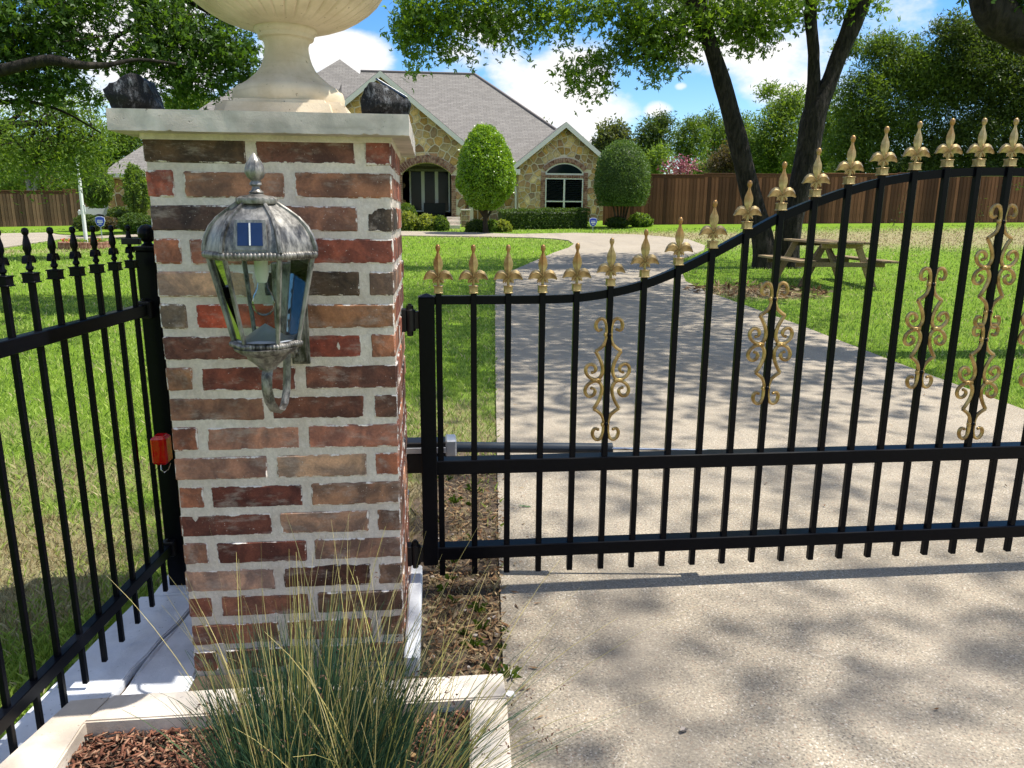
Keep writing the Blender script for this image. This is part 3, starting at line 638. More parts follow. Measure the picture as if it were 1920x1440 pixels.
# ------------------------------------------------------------------ wall lantern
def lantern():
    cx, cy = .008, -.209
    t = empty('wall_lantern', (cx, 0, 1.0793), 'hexagonal pewter coloured solar wall lantern hanging on the brick pillar', 'lantern')
    t.scale = (.956, .956, .956)
    def hexp(r, z, n=6, ph=0): return [(r*math.cos(2*math.pi*k/n+ph), cy+r*math.sin(2*math.pi*k/n+ph)*.82, z-1.07) for k in range(n)]
    # roof: six bowed panels
    prof = [(.127, 1.195), (.125, 1.209), (.119, 1.230), (.108, 1.251), (.091, 1.271), (.070, 1.287), (.052, 1.299), (.043, 1.306)]
    vs = []; n = 6
    for r, z in prof: vs += hexp(r, z)
    fs = [(i*n+k, i*n+(k+1) % n, (i+1)*n+(k+1) % n, (i+1)*n+k) for i in range(len(prof)-1) for k in range(n)]+[tuple(range(n-1, -1, -1)), tuple(range((len(prof)-1)*n, len(prof)*n))]
    roof = MB().add(vs, fs).build('roof', 'pewter', t, 25)
    rb = MB()
    for k in range(6):
        pts = [Vector(hexp(r+.001, z)[k]) for r, z in prof]; rb.tube(pts, [.006]*4+[.005]*4, 6)
    # shallow oval lobes pressed into each panel
    rb.build('roof_rib', 'pewter', roof, 40)
    MB().lathe([(.045, .233), (.047, .238), (.046, .245), (.038, .250), (.020, .253), (.012, .257)], 24, (0, cy, 0)).build('crown_ring', 'pewter', t, 40)
    nb = MB()
    for k in range(18):
        a = 2*math.pi*k/18; nb.box(.043*math.cos(a)-.003, .043*math.cos(a)+.003, cy+.043*math.sin(a)-.003, cy+.043*math.sin(a)+.003, .234, .247, .001)
    nb.build('crown_bead', 'pewter', t)
    fin = MB().lathe([(.013, .254), (.017, .259), (.010, .265), (.008, .272), (.014, .276), (.013, .281), (.010, .285), (.018, .292), (.023, .302), (.022, .312), (.018, .324), (.011, .335), (.003, .345), (.0, .347)], 24, (0, cy, 0), flute=12, fdepth=.12, frange=(.300, .340)).build('finial', 'pewter', t, 50)
    # solar panel on the front roof face
    f0 = Vector((0, cy-.109*.82*.866-.012, 1.207-1.07)); f1 = Vector((0, cy-.083*.82*.866-.020, 1.263-1.07))
    def quad(w0, w1, a, b, off):
        nn = Vector((1, 0, 0)).cross(b-a).normalized()
        vs = []
        for s in (off, off+.004): vs += [a+Vector((-w0, 0, 0))+nn*s, a+Vector((w0, 0, 0))+nn*s, b+Vector((w1, 0, 0))+nn*s, b+Vector((-w1, 0, 0))+nn*s]
        return vs, [(3, 2, 1, 0), (4, 5, 6, 7), (0, 1, 5, 4), (1, 2, 6, 5), (2, 3, 7, 6), (3, 0, 4, 7)]
    MB().add(*quad(.037, .034, f0-Vector((0, 0, .006)), f1+Vector((0, 0, .004)), 0)).build('panel_frame', 'pewter', t)
    p = MB().add(*quad(.0275, .0265, f0.lerp(f1, .06), f0.lerp(f1, .95), .0025)).build('solar_panel', 'solar', t)
    MB().add(*quad(.0015, .0015, f0.lerp(f1, .07), f0.lerp(f1, .94), .0045)).build('busbar', 'solar_line', p)
    # bands with beads
    def band(name, r, z, h, nb_):
        vs = hexp(r, z)+hexp(r+.003, z+h*.25)+hexp(r+.003, z+h*.8)+hexp(r-.002, z+h)
        b = MB().add(vs, [(i*6+k, i*6+(k+1) % 6, (i+1)*6+(k+1) % 6, (i+1)*6+k) for i in range(3) for k in range(6)]+[(5, 4, 3, 2, 1, 0), (18, 19, 20, 21, 22, 23)]).build(name, 'pewter', t)
        bd = MB(); hp = [Vector(q) for q in hexp(r+.004, z+h*.52)]
        for k in range(6):
            for j in range(nb_):
                c = hp[k].lerp(hp[(k+1) % 6], (j+.5)/nb_); bm = bmesh.new(); bmesh.ops.create_icosphere(bm, subdivisions=1, radius=h*.40)
                for v in bm.verts: v.co = Vector((v.co.x*.8, v.co.y*.8, v.co.z*1.2))+c
                bd.bm(bm)
        bd.build('beading', 'pewter', b, 80)
    band('upper_band', .125, 1.178, .020, 15); band('lower_band', .080, .968, .016, 11)
    # corner bars and panes
    T = [Vector(q) for q in hexp(.119, 1.180)]; B = [Vector(q) for q in hexp(.076, .983)]
    for k in range(6):
        MB().tube([T[k], B[k]], [.006, .0052], 6).build('corner_bar', 'pewter', t)
        k2 = (k+1) % 6; c = Vector((0, cy, 0)); q = [T[k], T[k2], B[k2], B[k]]; q = [v+(Vector((0, cy, v.z))-v)*.03 for v in q]; q2 = [v+(Vector((0, cy, v.z))-v)*.03 for v in q]
        MB().add(q+q2, [(0, 1, 2, 3), (7, 6, 5, 4), (0, 4, 5, 1), (2, 6, 7, 3)]).build('pane', 'glass', t)
    # cone reflector, bulb, socket
    MB().lathe([(.066, -.084), (.045, -.076), (.020, -.058), (.0, -.045)], 24, (0, cy, 0)).build('reflector', 'alu', t, 30)
    sk = MB().lathe([(.016, .110), (.016, .070), (.013, .060), (.011, .052)], 16, (0, cy, 0)).build('socket', 'white_paint', t, 40)
    MB().lathe([(.011, .055), (.014, .040), (.024, .022), (.028, .005), (.025, -.012), (.014, -.024), (.0, -.028)], 24, (0, cy, 0)).build('bulb', 'bulb', t, 60)
    # bowl under the lantern
    MB().lathe([(.076, -.100), (.074, -.106), (.062, -.115), (.048, -.122), (.045, -.130), (.030, -.142), (.022, -.150), (.020, -.156)], 32, (0, cy, 0)).build('base_bowl', 'pewter', t, 50)
    # hook arm from the bowl down and back to the plate
    pts = [(0, cy+.004, -.150), (-.003, cy-.006, -.175), (-.004, cy-.008, -.205), (-.002, cy+.004, -.240), (.004, cy+.028, -.268), (.010, cy+.060, -.280), (.015, cy+.090, -.268), (.019, cy+.108, -.236), (.021, cy+.116, -.195), (.022, cy+.122, -.150), (.023, cy+.135, -.105), (.024, cy+.165, -.075), (.025, cy+.195, -.065)]
    pts = [Vector(p) for p in pts]; fine = []
    for i in range(len(pts)-1):
        for j in range(3): fine.append(pts[i].lerp(pts[i+1], j/3))
    fine.append(pts[-1])
    MB().tube(fine, .012, 4, True, .45, .8, (0, -1, 0)).build('hook_arm', 'pewter', t, 60)
    a2 = MB().tube([p+Vector((0, .0, .0)) for p in fine], .0135, 4, True, .25, .95, (0, -1, 0)).build('arm_ridge', 'pewter', t, 60)
    # back plate
    x0 = .042
    MB().box(x0-.022, x0+.026, -.008, -.002, -.185, .045, .002).box(x0-.016, x0+.020, -.022, -.008, -.178, .02, .003).box(x0-.030, x0-.01, -.03, -.008, -.165, -.02, .003).build('back_plate', 'pewter', t)
    bx = MB().box(-.012, x0-.0, -.050, -.022, -.15, .09, .004).build('bracket_box', 'pewter', t)
    sq = MB()
    for j in range(14): sq.box(x0-.006, x0+.0, -.027, -.022, -.160+j*.012, -.153+j*.012, .001)
    sq.build('plate_bead', 'pewter', t)
lantern()
# ------------------------------------------------------------------ gate
GY = .385; BS = .1088; BX0 = .408; NB = 35
coll = [1.044, 1.044, 1.044, 1.045, 1.050, 1.066, 1.093, 1.131, 1.184, 1.245, 1.303, 1.346, 1.386, 1.415, 1.432, 1.443, 1.446, 1.448]
rail = [1.022, 1.022, 1.022, 1.023, 1.027, 1.042, 1.068, 1.110, 1.163, 1.222, 1.280, 1.325, 1.363, 1.393, 1.412, 1.424, 1.430, 1.432]
def sym(a, i): return a[i] if i <= 17 else a[34-i]
def finial_parts():
    mb = MB()
    # collar
    mb.box(-.0130, .0130, -.0130, .0130, 0, .024, .001).box(-.0148, .0148, -.0148, .0148, 0, .0035, .001).box(-.0148, .0148, -.0148, .0148, .0205, .024, .001)
    # stem
    mb.tube([(0, 0, .022), (0, 0, .055)], [.0045, .0055], 8)
    # blade with a central ridge
    zs = [.052, .062, .075, .088, .100, .112, .122, .130]; ws = [.004, .0065, .0125, .0150, .0135, .0085, .0045, .0045]; ts = [.005, .005, .0055, .006, .0055, .005, .0045, .0045]
    vs = []
    for z, w, th in zip(zs, ws, ts): vs += [(-w, 0, z), (-w*.25, -th*.55, z), (0, -th, z), (w*.25, -th*.55, z), (w, 0, z), (w*.25, th*.55, z), (0, th, z), (-w*.25, th*.55, z)]
    m = len(zs); mb.add(vs, [(i*8+k, i*8+(k+1) % 8, (i+1)*8+(k+1) % 8, (i+1)*8+k) for i in range(m-1) for k in range(8)])
    mb.lathe([(.0045, .128), (.0072, .134), (.0078, .140), (.0066, .146), (.003, .149), (0, .150)], 10)
    for s in (-1, 1):
        # drooping leaf
        path = [(0, .050), (.006, .063), (.014, .071), (.024, .072), (.034, .067), (.0415, .057), (.0465, .043)]
        lo = [(0, .034), (.006, .037), (.011, .039), (.019, .043), (.028, .044), (.036, .043), (.0445, .040)]
        vs = []
        for (a, b) in zip(path, lo):
            mx_, mz = (a[0]+b[0])/2, (a[1]+b[1])/2; vs += [(s*a[0], -.001, a[1]), (s*(a[0]*.6+b[0]*.4), -.0065, a[1]*.7+b[1]*.3), (s*mx_, -.003, mz), (s*b[0], -.0012, b[1]), (s*b[0], .0012, b[1]), (s*mx_, .003, mz), (s*(a[0]*.6+b[0]*.4), .0065, a[1]*.7+b[1]*.3), (s*a[0], .001, a[1])]
        k_ = len(path); fs = [(i*8+k, i*8+(k+1) % 8, (i+1)*8+(k+1) % 8, (i+1)*8+k) for i in range(k_-1) for k in range(8)]
        if s > 0: fs = [f[::-1] for f in fs]
        mb.add(vs, fs)
        mb.tube([(s*.003, 0, .046), (s*.009, -.001, .043), (s*.0145, -.001, .036), (s*.0165, -.001, .031)], [.0045, .0048, .004, .0012], 6)
        mb.tube([(s*.002, 0, .040), (s*.007, -.001, .036), (s*.010, -.001, .030)], [.003, .003, .001], 5)
    return mb
FIN = finial_parts().mesh('finial', 40); FIN.materials.append(MT['gold'])
U = .000518
half = [(50, 322), (62, 316), (76, 322), (84, 340), (82, 362), (70, 382), (50, 390), (30, 380), (17, 352), (13, 310), (15, 262), (30, 226), (56, 202), (82, 185), (60, 150), (42, 112), (33, 75), (34, 44), (48, 16), (70, 4)]
curl = [(60, 4), (92, 8), (118, 22), (136, 46), (140, 74), (126, 98), (104, 103), (84, 92), (76, 72), (84, 54), (98, 50)]
def spline(p, k=3):
    out = []; n = len(p)
    for i in range(n-1):
        p0, p1, p2, p3 = p[max(i-1, 0)], p[i], p[i+1], p[min(i+2, n-1)]
        for j in range(k):
            t = j/k; out.append(tuple(.5*((2*b)+(-a+c)*t+(2*a-5*b+4*c-d)*t*t+(-a+3*b-3*c+d)*t**3) for a, b, c, d in zip(p0, p1, p2, p3)))
    out.append(p[-1]); return out
def scroll_mesh():
    mb = MB()
    for sx in (-1, 1):
        for sz in (-1, 1):
            a = spline(half[:14], 3); b = spline(half[13:], 3); c = spline(curl, 3)
            P = lambda q: [(sx*x*U, 0, sz*z*U) for x, z in q]
            ra = [.0062*(.6+.4*min(1, i/5)) for i in range(len(a))]; rc = [.0062*(.55+.45*min(1, (len(c)-1-i)/6)) for i in range(len(c))]
            mb.tube(P(a), ra, 6, True, 1, 1.0, (0, 1, 0)); mb.tube(P(b), .0062, 6, True, 1, 1, (0, 1, 0)); mb.tube(P(c), rc, 6, True, 1, 1, (0, 1, 0))
            for e in (a[0], c[-1]):
                bm = bmesh.new(); bmesh.ops.create_icosphere(bm, subdivisions=1, radius=.0062)
                for v in bm.verts: v.co += Vector((sx*e[0]*U, 0, sz*e[1]*U))
                mb.bm(bm)
            mb.box(min(sx*13*U, sx*26*U)-.002, max(sx*13*U, sx*26*U)-.002, -.007, .007, sz*290*U-.006, sz*290*U+.006, .001)
        x0, x1 = sorted((sx*42*U, sx*98*U)); mb.box(x0, x1, -.008, .008, -.006, .006, .002)
        xa, xb = sorted((sx*28*U, sx*116*U)); mb.add([(xa, 0, 0), (xb, 0, 0), ((xa+xb)/2, 0, .007), ((xa+xb)/2, 0, -.007), ((xa+xb)/2, -.009, 0), ((xa+xb)/2, .009, 0)], [(0, 4, 2), (0, 3, 4), (1, 2, 4), (1, 4, 3), (0, 2, 5), (0, 5, 3), (1, 5, 2), (1, 3, 5)])
    return mb.mesh('scroll', 50)
def gate():
    g = empty('driveway_gate', (BX0-.05, GY, 0), 'black metal driveway gate with curved top, gold fleur finials and gold scrolls', 'gate')
    g.location = (0, 0, 0)
    TIP = .092
    for i in range(NB):
        x = BX0+BS*i
        MB().box(-.0095, .0095, -.0095, .0095, 0, sym(coll, i)-TIP, .0015).build('picket', 'black', g, loc=(x, GY, TIP))
        link('finial', FIN, None, g, loc=(x, GY, sym(coll, i)))
    # top rail following the curve (passes behind the pickets)
    xs_ = [BX0+BS*i for i in range(NB)]; zs_ = [sym(rail, i) for i in range(NB)]; pp = spline(list(zip([BX0-.03]+xs_+[xs_[-1]+.03], [1.022]+zs_+[1.022])), 4); hw = .0155
    vs = []
    for i, (x, z) in enumerate(pp):
        a, b = pp[max(i-1, 0)], pp[min(i+1, len(pp)-1)]; t = Vector((b[0]-a[0], b[1]-a[1])).normalized(); n_ = Vector((-t.y, t.x))
        for dy, s in ((-.0125, 1), (.0165, 1), (.0165, -1), (-.0125, -1)): vs.append((x+n_.x*hw*s*.85, GY+dy+.012, z+n_.y*hw*s*.85))
    m = len(pp); MB().add(vs, [(i*4+k, i*4+(k+1) % 4, (i+1)*4+(k+1) % 4, (i+1)*4+k) for i in range(m-1) for k in range(4)]+[(3, 2, 1, 0), (m*4-4, m*4-3, m*4-2, m*4-1)]).build('top_rail', 'black', g, 40)
    xe = BX0+BS*(NB-1)
    MB().box(BX0-.04, xe+.04, GY-.0155, GY+.038, .452, .500, .003).build('middle_rail', 'black', g)
    MB().box(BX0-.04, xe+.04, GY-.0155, GY+.038, .150, .196, .003).build('bottom_rail', 'black', g)
    for x in (BX0-.038, xe+.038):
        MB().box(x-.025, x+.025, GY-.022, GY+.028, .135, 1.034, .003).add([(x-.026, GY-.023, 1.034), (x+.026, GY-.023, 1.034), (x+.026, GY+.029, 1.034), (x-.026, GY+.029, 1.034), (x, GY+.003, 1.044)], [(0, 1, 4), (1, 2, 4), (2, 3, 4), (3, 0, 4)]).build('end_post', 'black', g)
    SC = scroll_mesh(); SC.materials.append(MT['gold_scroll']); RV = MB().lathe([(.0075, 0), (.0068, .003), (.004, .0055), (0, .0065)], 12).mesh('rivet', 60); RV.materials.append(MT['black'])
    for (i, zc) in [(5, .760), (10, .873), (15, .920), (17, 1.124), (17, .732)]:
        for ii in ({i, 34-i}):
            x = BX0+BS*ii-(.016 if ii == 19 else 0); link('scroll', SC, None, g, loc=(x, GY-.004, zc))
            for dz in (.148, -.148): link('rivet', RV, None, g, loc=(x, GY-.0095, zc+dz), rot=(R(90), 0, 0))
    return g
gate()
def hinge(z, lab):
    h = empty('hinge_assembly', (.318, GY, z), lab, 'hinge', 'hinges between the pillar and the gate')
    MB().lathe([(.018, -.035), (.018, .030), (.012, .034), (.012, .037)], 20, (0, 0, 0)).build('barrel', 'black_matt', h, 40)
    MB().box(-.026, -.012, -.022, .022, -.036, .034, .002).build('wall_plate', 'black_matt', h); MB().box(.008, .032, -.010, .010, -.028, .026, .002).build('gate_leaf', 'black_matt', h)
    MB().lathe([(.011, .037), (.011, .044), (.006, .045), (.006, .050)], 6).build('nut', 'black_matt', h); MB().lathe([(.005, -.052), (.010, -.050), (.010, -.035)], 6).build('pivot', 'black_matt', h)
hinge(.962, 'upper black gate hinge beside the end post of the gate'); hinge(.172, 'lower black gate hinge near the foot of the pillar')
def operator():
    t = empty('gate_operator', (.36, .55, .48), 'grey tubular swing gate motor with steel rod behind the gate', 'gate motor')
    t.location = (0, 0, 0); a = Vector(atY(845, 838, .56)); b = Vector(atY(1148, 841, .50)); d = (b-a).normalized(); e = Vector(atY(1420, 847, .445))
    MB().tube([a, b], .0185, 24).build('tube', 'grey_metal', t, 40); MB().tube([b-d*.022, b-d*.02, b, b+d*.001], [.0195, .0205, .0205, .018], 24).build('end_collar', 'grey_metal', t, 40)
    MB().tube([b, e], .0055, 12).build('rod', 'steel', t, 40)
    x1 = a.x+.012; MB().box(.26, x1, .53, .60, .475, .515, .004).build('motor_housing', 'black_matt', t); MB().box(x1-.03, x1+.008, .525, .605, .462, .522, .005).build('housing_end', 'alu', t)
    MB().box(.26, x1-.03, .522, .530, .478, .498, .001).build('trim_strip', 'alu', t); MB().box(.25, .44, .54, .59, .40, .472, .003).build('mount_bracket', 'black_matt', t)
    MB().box(e.x-.03, e.x+.03, GY+.038, e.y+.012, e.z-.014, e.z+.004, .002).build('gate_bracket', 'black_matt', t)
operator()
# ------------------------------------------------------------------ side fence
def black_finial():
    mb = MB()
    mb.box(-.0135, .0135, -.0135, .0135, 0, .024, .001).box(-.0155, .0155, -.0155, .0155, 0, .0035, .001).box(-.0155, .0155, -.0155, .0155, .0205, .024, .001)
    mb.lathe([(.006, .022), (.005, .028), (.0085, .031), (.009, .036), (.006, .040), (.006, .060), (.0065, .070), (.0098, .078), (.0085, .092), (.0058, .104), (.0048, .110), (.0075, .114), (.0082, .120), (.006, .126), (0, .128)], 8)
    for s in (-1, 1):
        path = [(0, .058), (.006, .064), (.012, .063), (.017, .056), (.0195, .047)]; lo = [(0, .046), (.006, .049), (.011, .049), (.015, .047), (.019, .045)]; vs = []
        for a, b in zip(path, lo): vs += [(s*a[0], -.006, a[1]), (s*b[0], -.004, b[1]), (s*b[0], .004, b[1]), (s*a[0], .006, a[1])]
        fs = [(i*4+k, i*4+(k+1) % 4, (i+1)*4+(k+1) % 4, (i+1)*4+k) for i in range(4) for k in range(4)]; mb.add(vs, fs if s < 0 else [f[::-1] for f in fs])
    return mb.mesh('finial', 40)
def side_fence():
    ang = math.atan2(-.576+.514, -.363-.435); dirv = Vector((-.062, -.798)).normalized(); P0 = Vector((-.514, .435))
    t = empty('metal_fence', (0, 0, 0), 'black metal picket fence with small spear tops left of the brick pillar', 'fence')
    bf = black_finial(); bf.materials.append(MT['black']); rz = math.atan2(dirv.y, dirv.x); n = 15
    for i in range(n):
        p = P0+dirv*(.1*i); MB().box(-.0066, .0066, -.0066, .0066, 0, 1.118-.048, .0012).build('picket', 'black', t, loc=(p.x, p.y, .048), rot=(0, 0, rz)); link('finial', bf, None, t, loc=(p.x, p.y, 1.118), rot=(0, 0, rz))
    for z in (.985, .178):
        MB().box(-.07, .1*n+.02, -.014, .014, -.018, .018, .002).build('rail', 'black', t, loc=(P0.x, P0.y, z), rot=(0, 0, rz))
    for pos in (-.095, .1*n+.045):
        p = P0+dirv*pos; off = .012 if pos < 0 else 0
        q = MB().box(-.030, .030, -.030, .030, .0, 1.145, .003).box(-.035, .035, -.035, .035, 1.145, 1.160, .003).build('post', 'black', t, loc=(p.x+off, p.y, .02), rot=(0, 0, rz))
        MB().lathe([(.020, 1.160), (.020, 1.164), (.013, 1.168), (.012, 1.172), (.020, 1.178), (.0265, 1.190), (.0275, 1.200), (.024, 1.213), (.014, 1.223), (0, 1.227)], 24).build('ball_cap', 'black', q, 50)
    for z in (.985, .178):
        p = P0+dirv*(-.06); MB().box(-.012, .020, -.022, .022, -.026, .026, .002).lathe([(.006, -.003), (.006, .003), (0, .006)], 8, (0.01, 0, .03)).build('rail_bracket', 'black_matt', t, loc=(p.x, p.y, z), rot=(0, 0, rz))
    b = Vector(atY(238, 452, .44)); MB().box(-.026, .026, -.010, .010, -.009, .009, .002).build('latch_bar', 'black_matt', t, loc=(b.x+.02, .42, b.z))
side_fence()
def red_lamp():
    c = Vector(atY(303, 842, .42)); t = empty('red_reflector_light', c, 'small red plastic safety light on the fence post beside the pillar', 'safety light')
    t.scale = (.86, .86, .9); MB().box(-.028, .028, -.03, .03, -.048, .048, .006).build('lens', 'red', t, 30); MB().box(-.02, .02, -.024, .024, -.052, .053, .004).build('housing', 'red', t)
    MB().tube([(.0, -.02, -.05), (.004, -.035, -.066), (.016, -.04, -.074), (.028, -.03, -.066), (.03, -.01, -.05)], .0022, 6).build('wire', 'steel', t, 60)
red_lamp()
# ------------------------------------------------------------------ footings and planter
def poly_slab(name, pts, z0, z1s, mat, label, cat=None, kind=None, parent=None, bev=.004):
    bm = bmesh.new(); z1s = z1s if hasattr(z1s, '__len__') else [z1s]*len(pts); lo = [bm.verts.new((x, y, z0)) for x, y in pts]; hi = [bm.verts.new((x, y, z)) for (x, y), z in zip(pts, z1s)]; n = len(pts)
    bm.faces.new(lo[::-1]); bm.faces.new(hi)
    for i in range(n): bm.faces.new((lo[i], lo[(i+1) % n], hi[(i+1) % n], hi[i]))
    bmesh.ops.recalc_face_normals(bm, faces=bm.faces); bmesh.ops.bevel(bm, geom=[e for e in bm.edges if all(v in hi for v in e.verts)], offset=bev, segments=2, affect='EDGES')
    o = MB().bm(bm).build(name, mat, parent); return tag(o, label, cat, None, kind) if parent is None else o
ft = empty('concrete_footing', (0, 0, 0), 'white painted concrete footing with a diagonal crack between fence and pillar', 'footing')
cr = [(-.40, .44), (-.405, .335), (-.42, .26), (-.437, .17), (-.446, .09), (-.462, .02), (-.470, -.05), (-.482, -.12), (-.49, -.19)]
cr = [(x+random.uniform(-.004, .004), y) for x, y in cr]
poly_slab('fence_footing', [(-.60, .44), (-.63, .2), (-.655, -.06), (-.68, -.3), (-.71, -.7), (-.78, -1.4), (-.62, -1.4), (-.56, -.7), (-.50, -.25)]+[(x-.004, y) for x, y in cr[::-1]], -.05, .030, 'white_conc', None, parent=ft)
poly_slab('pillar_footing', [(x+.004, y) for x, y in cr]+[(-.30, -.19), (-.296, 0), (-.296, .44)], -.05, [.028]*5+[.012]*4+[-.0, .004, .03], 'white_conc', None, parent=ft)
MB().box(-.56, -.29, .44, .66, -.05, .034, .004).build('rear_footing', 'white_conc', ft)
MB().box(-.52, -.38, -.2, .45, -.04, .004).build('crack_dirt', 'soil', ft)
fr_ = tag(MB().box(.2945, .338, -.06, .50, -.02, .075, .006).build('side_footing', 'white_conc'), 'narrow white painted concrete strip along the right foot of the pillar', 'footing')
tag(MB().box(-.29, .30, -.193, -.002, -.02, .012, .004).build('soil_gap', 'soil'), 'narrow strip of soil between the pillar foot and the curb', None, None, 'structure')
planter = empty('planter_border', (0, 0, 0), 'cream limestone curb border around the planting bed at the pillar foot', 'border')
poly_slab('curb_stone', [(-.425, -.195), (.56, -.195), (.56, -.295), (-.455, -.295)], -.02, .098, 'curb', None, parent=planter)
poly_slab('curb_stone', [(.468, -.300), (.56, -.300), (.515, -1.2), (.420, -1.2)], -.02, .098, 'curb', None, parent=planter)
o1, o2, i1, i2 = [atZ(a, b, .096) for a, b in ((131, 1312), (2, 1428), (158, 1358), (104, 1440))]
def ext(a, b, y): t_ = (y-a[1])/(b[1]-a[1]); return (float(a[0]+(b[0]-a[0])*t_), y)
poly_slab('curb_stone', [(-.428, -.199), (float(i1[0])-.002, float(i1[1])), ext(i1, i2, -1.2), ext(o1, o2, -1.2), (float(o1[0]), float(o1[1]))], -.02, .096, 'curb', None, parent=planter)
bed = [(-.46, -.296), (.468, -.296), (.42, -1.2), (-.58, -1.2)]
tag(MB().prism(bed, -.02, .045, 'z').build('planting_bed', 'soil'), 'dark soil of the planting bed inside the curb', None, None, 'structure')
def chips():
    n = 10000; u = RNG.random(n); v = RNG.random(n)**1.3; y = -.30-v*.75; xl = -.46+(y+.296)*.13; xr = .468+(y+.296)*.053; x = xl+(xr-xl)*u
    C = np.stack([x, y, .047+.020*RNG.random(n)], 1); T = np.array([(-.5, -.12, 0), (.5, -.16, .03), (.5, .1, .02), (-.5, .15, -.02), (-.45, -.1, .10), (.48, -.12, .12), (.46, .08, .11), (-.47, .12, .09)]); F = np.array([(3, 2, 1, 0), (4, 5, 6, 7), (0, 1, 5, 4), (1, 2, 6, 5), (2, 3, 7, 6), (3, 0, 4, 7)])
    me = leaves('mulch', C, .017, (T, F), .6, .7); tag(link('mulch', me, 'chip'), 'red brown shredded cedar mulch in the planting bed', 'mulch', None, 'stuff')
chips()
def litter():
    n = 2600; y = -.18+RNG.random(n)**1.2*2.0; x = .345+(.21+.085*(y+.2))*RNG.random(n); C = np.stack([x, y, .015+.016*RNG.random(n)], 1)
    me = leaves('leaf_litter', C, .026, LONG, .7, .75); tag(link('leaf_litter', me, 'litter'), 'dead leaves and dry clippings on the soil strip beside the driveway', 'leaf litter', None, 'stuff')
    n = 700; a = RNG.uniform(0, 6.28, n); r = np.sqrt(RNG.random(n)); x = 5.9+1.2*r*np.cos(a); y = 10.3+1.0*r*np.sin(a)
    me = leaves('leaf_litter', np.stack([x, y, gz(x, y)+.03], 1), .12, LONG, .6, .6); tag(link('leaf_litter', me, 'litter'), 'patch of dead leaves on the lawn edge in front of the picnic table', 'leaf litter', None, 'stuff')
litter()
def weeds():
    P, F, v = [], [], []
    for _ in range(26):
        cx_, cy_ = random.uniform(.36, .60), random.uniform(-.12, 1.6); nb = random.randint(8, 26); s_ = random.uniform(.02, .045)
        for _ in range(nb):
            a = random.uniform(0, 6.28); l = random.uniform(.3, 1)*s_; h = random.uniform(.4, 1)*s_; w = .002; b = len(P)
            P += [(cx_-w, cy_, .01), (cx_+w, cy_, .01), (cx_+l*.6*math.cos(a)+w, cy_+l*.6*math.sin(a), .01+h), (cx_+l*math.cos(a), cy_+l*math.sin(a), .01+h*.8)]; F.append((b, b+1, b+2, b+3)); v += [random.random()]*4
    tag(link('weeds', np_mesh('weeds', P, F, v, v), 'mid_leaf'), 'small green weeds and grass tufts sprouting in the soil strip', 'weeds', None, 'stuff')
    mb = MB()
    for _ in range(34):
        x, y, r = random.uniform(.35, .60), random.uniform(-.16, .9), random.uniform(.004, .010); bm = bmesh.new(); bmesh.ops.create_icosphere(bm, subdivisions=1, radius=r)
        for q in bm.verts: q.co = Vector((q.co.x*random.uniform(.8, 1.2)+x, q.co.y+y, q.co.z*.6+.018))
        mb.bm(bm)
    tag(mb.build('pebbles', 'stone_grey'), 'scattered small pebbles on the soil strip by the driveway', 'pebbles', None, 'stuff')
weeds()
def drive_litter():
    C = []
    while len(C) < 170:
        y = random.uniform(-1.3, 14)**1.0; x = random.uniform(.6, 5.0)
        if in_poly(np.array([x]), np.array([y]), drive_poly)[0]: C.append((x, y, float(gz(x, y))+.024 if y < 9 else float(gz(x, y))+.04))
    for _ in range(160):
        y = random.uniform(-.3, 6); x = .56+.085*(y+.2)+abs(random.gauss(0, .06)); C.append((x, y, .022))
    me = leaves('driveway_litter', np.array(C), .022, LONG, .7, .9); tag(link('driveway_litter', me, 'litter'), 'scattered small dry leaves and bits lying on the driveway', 'leaf litter', None, 'stuff')
drive_litter()
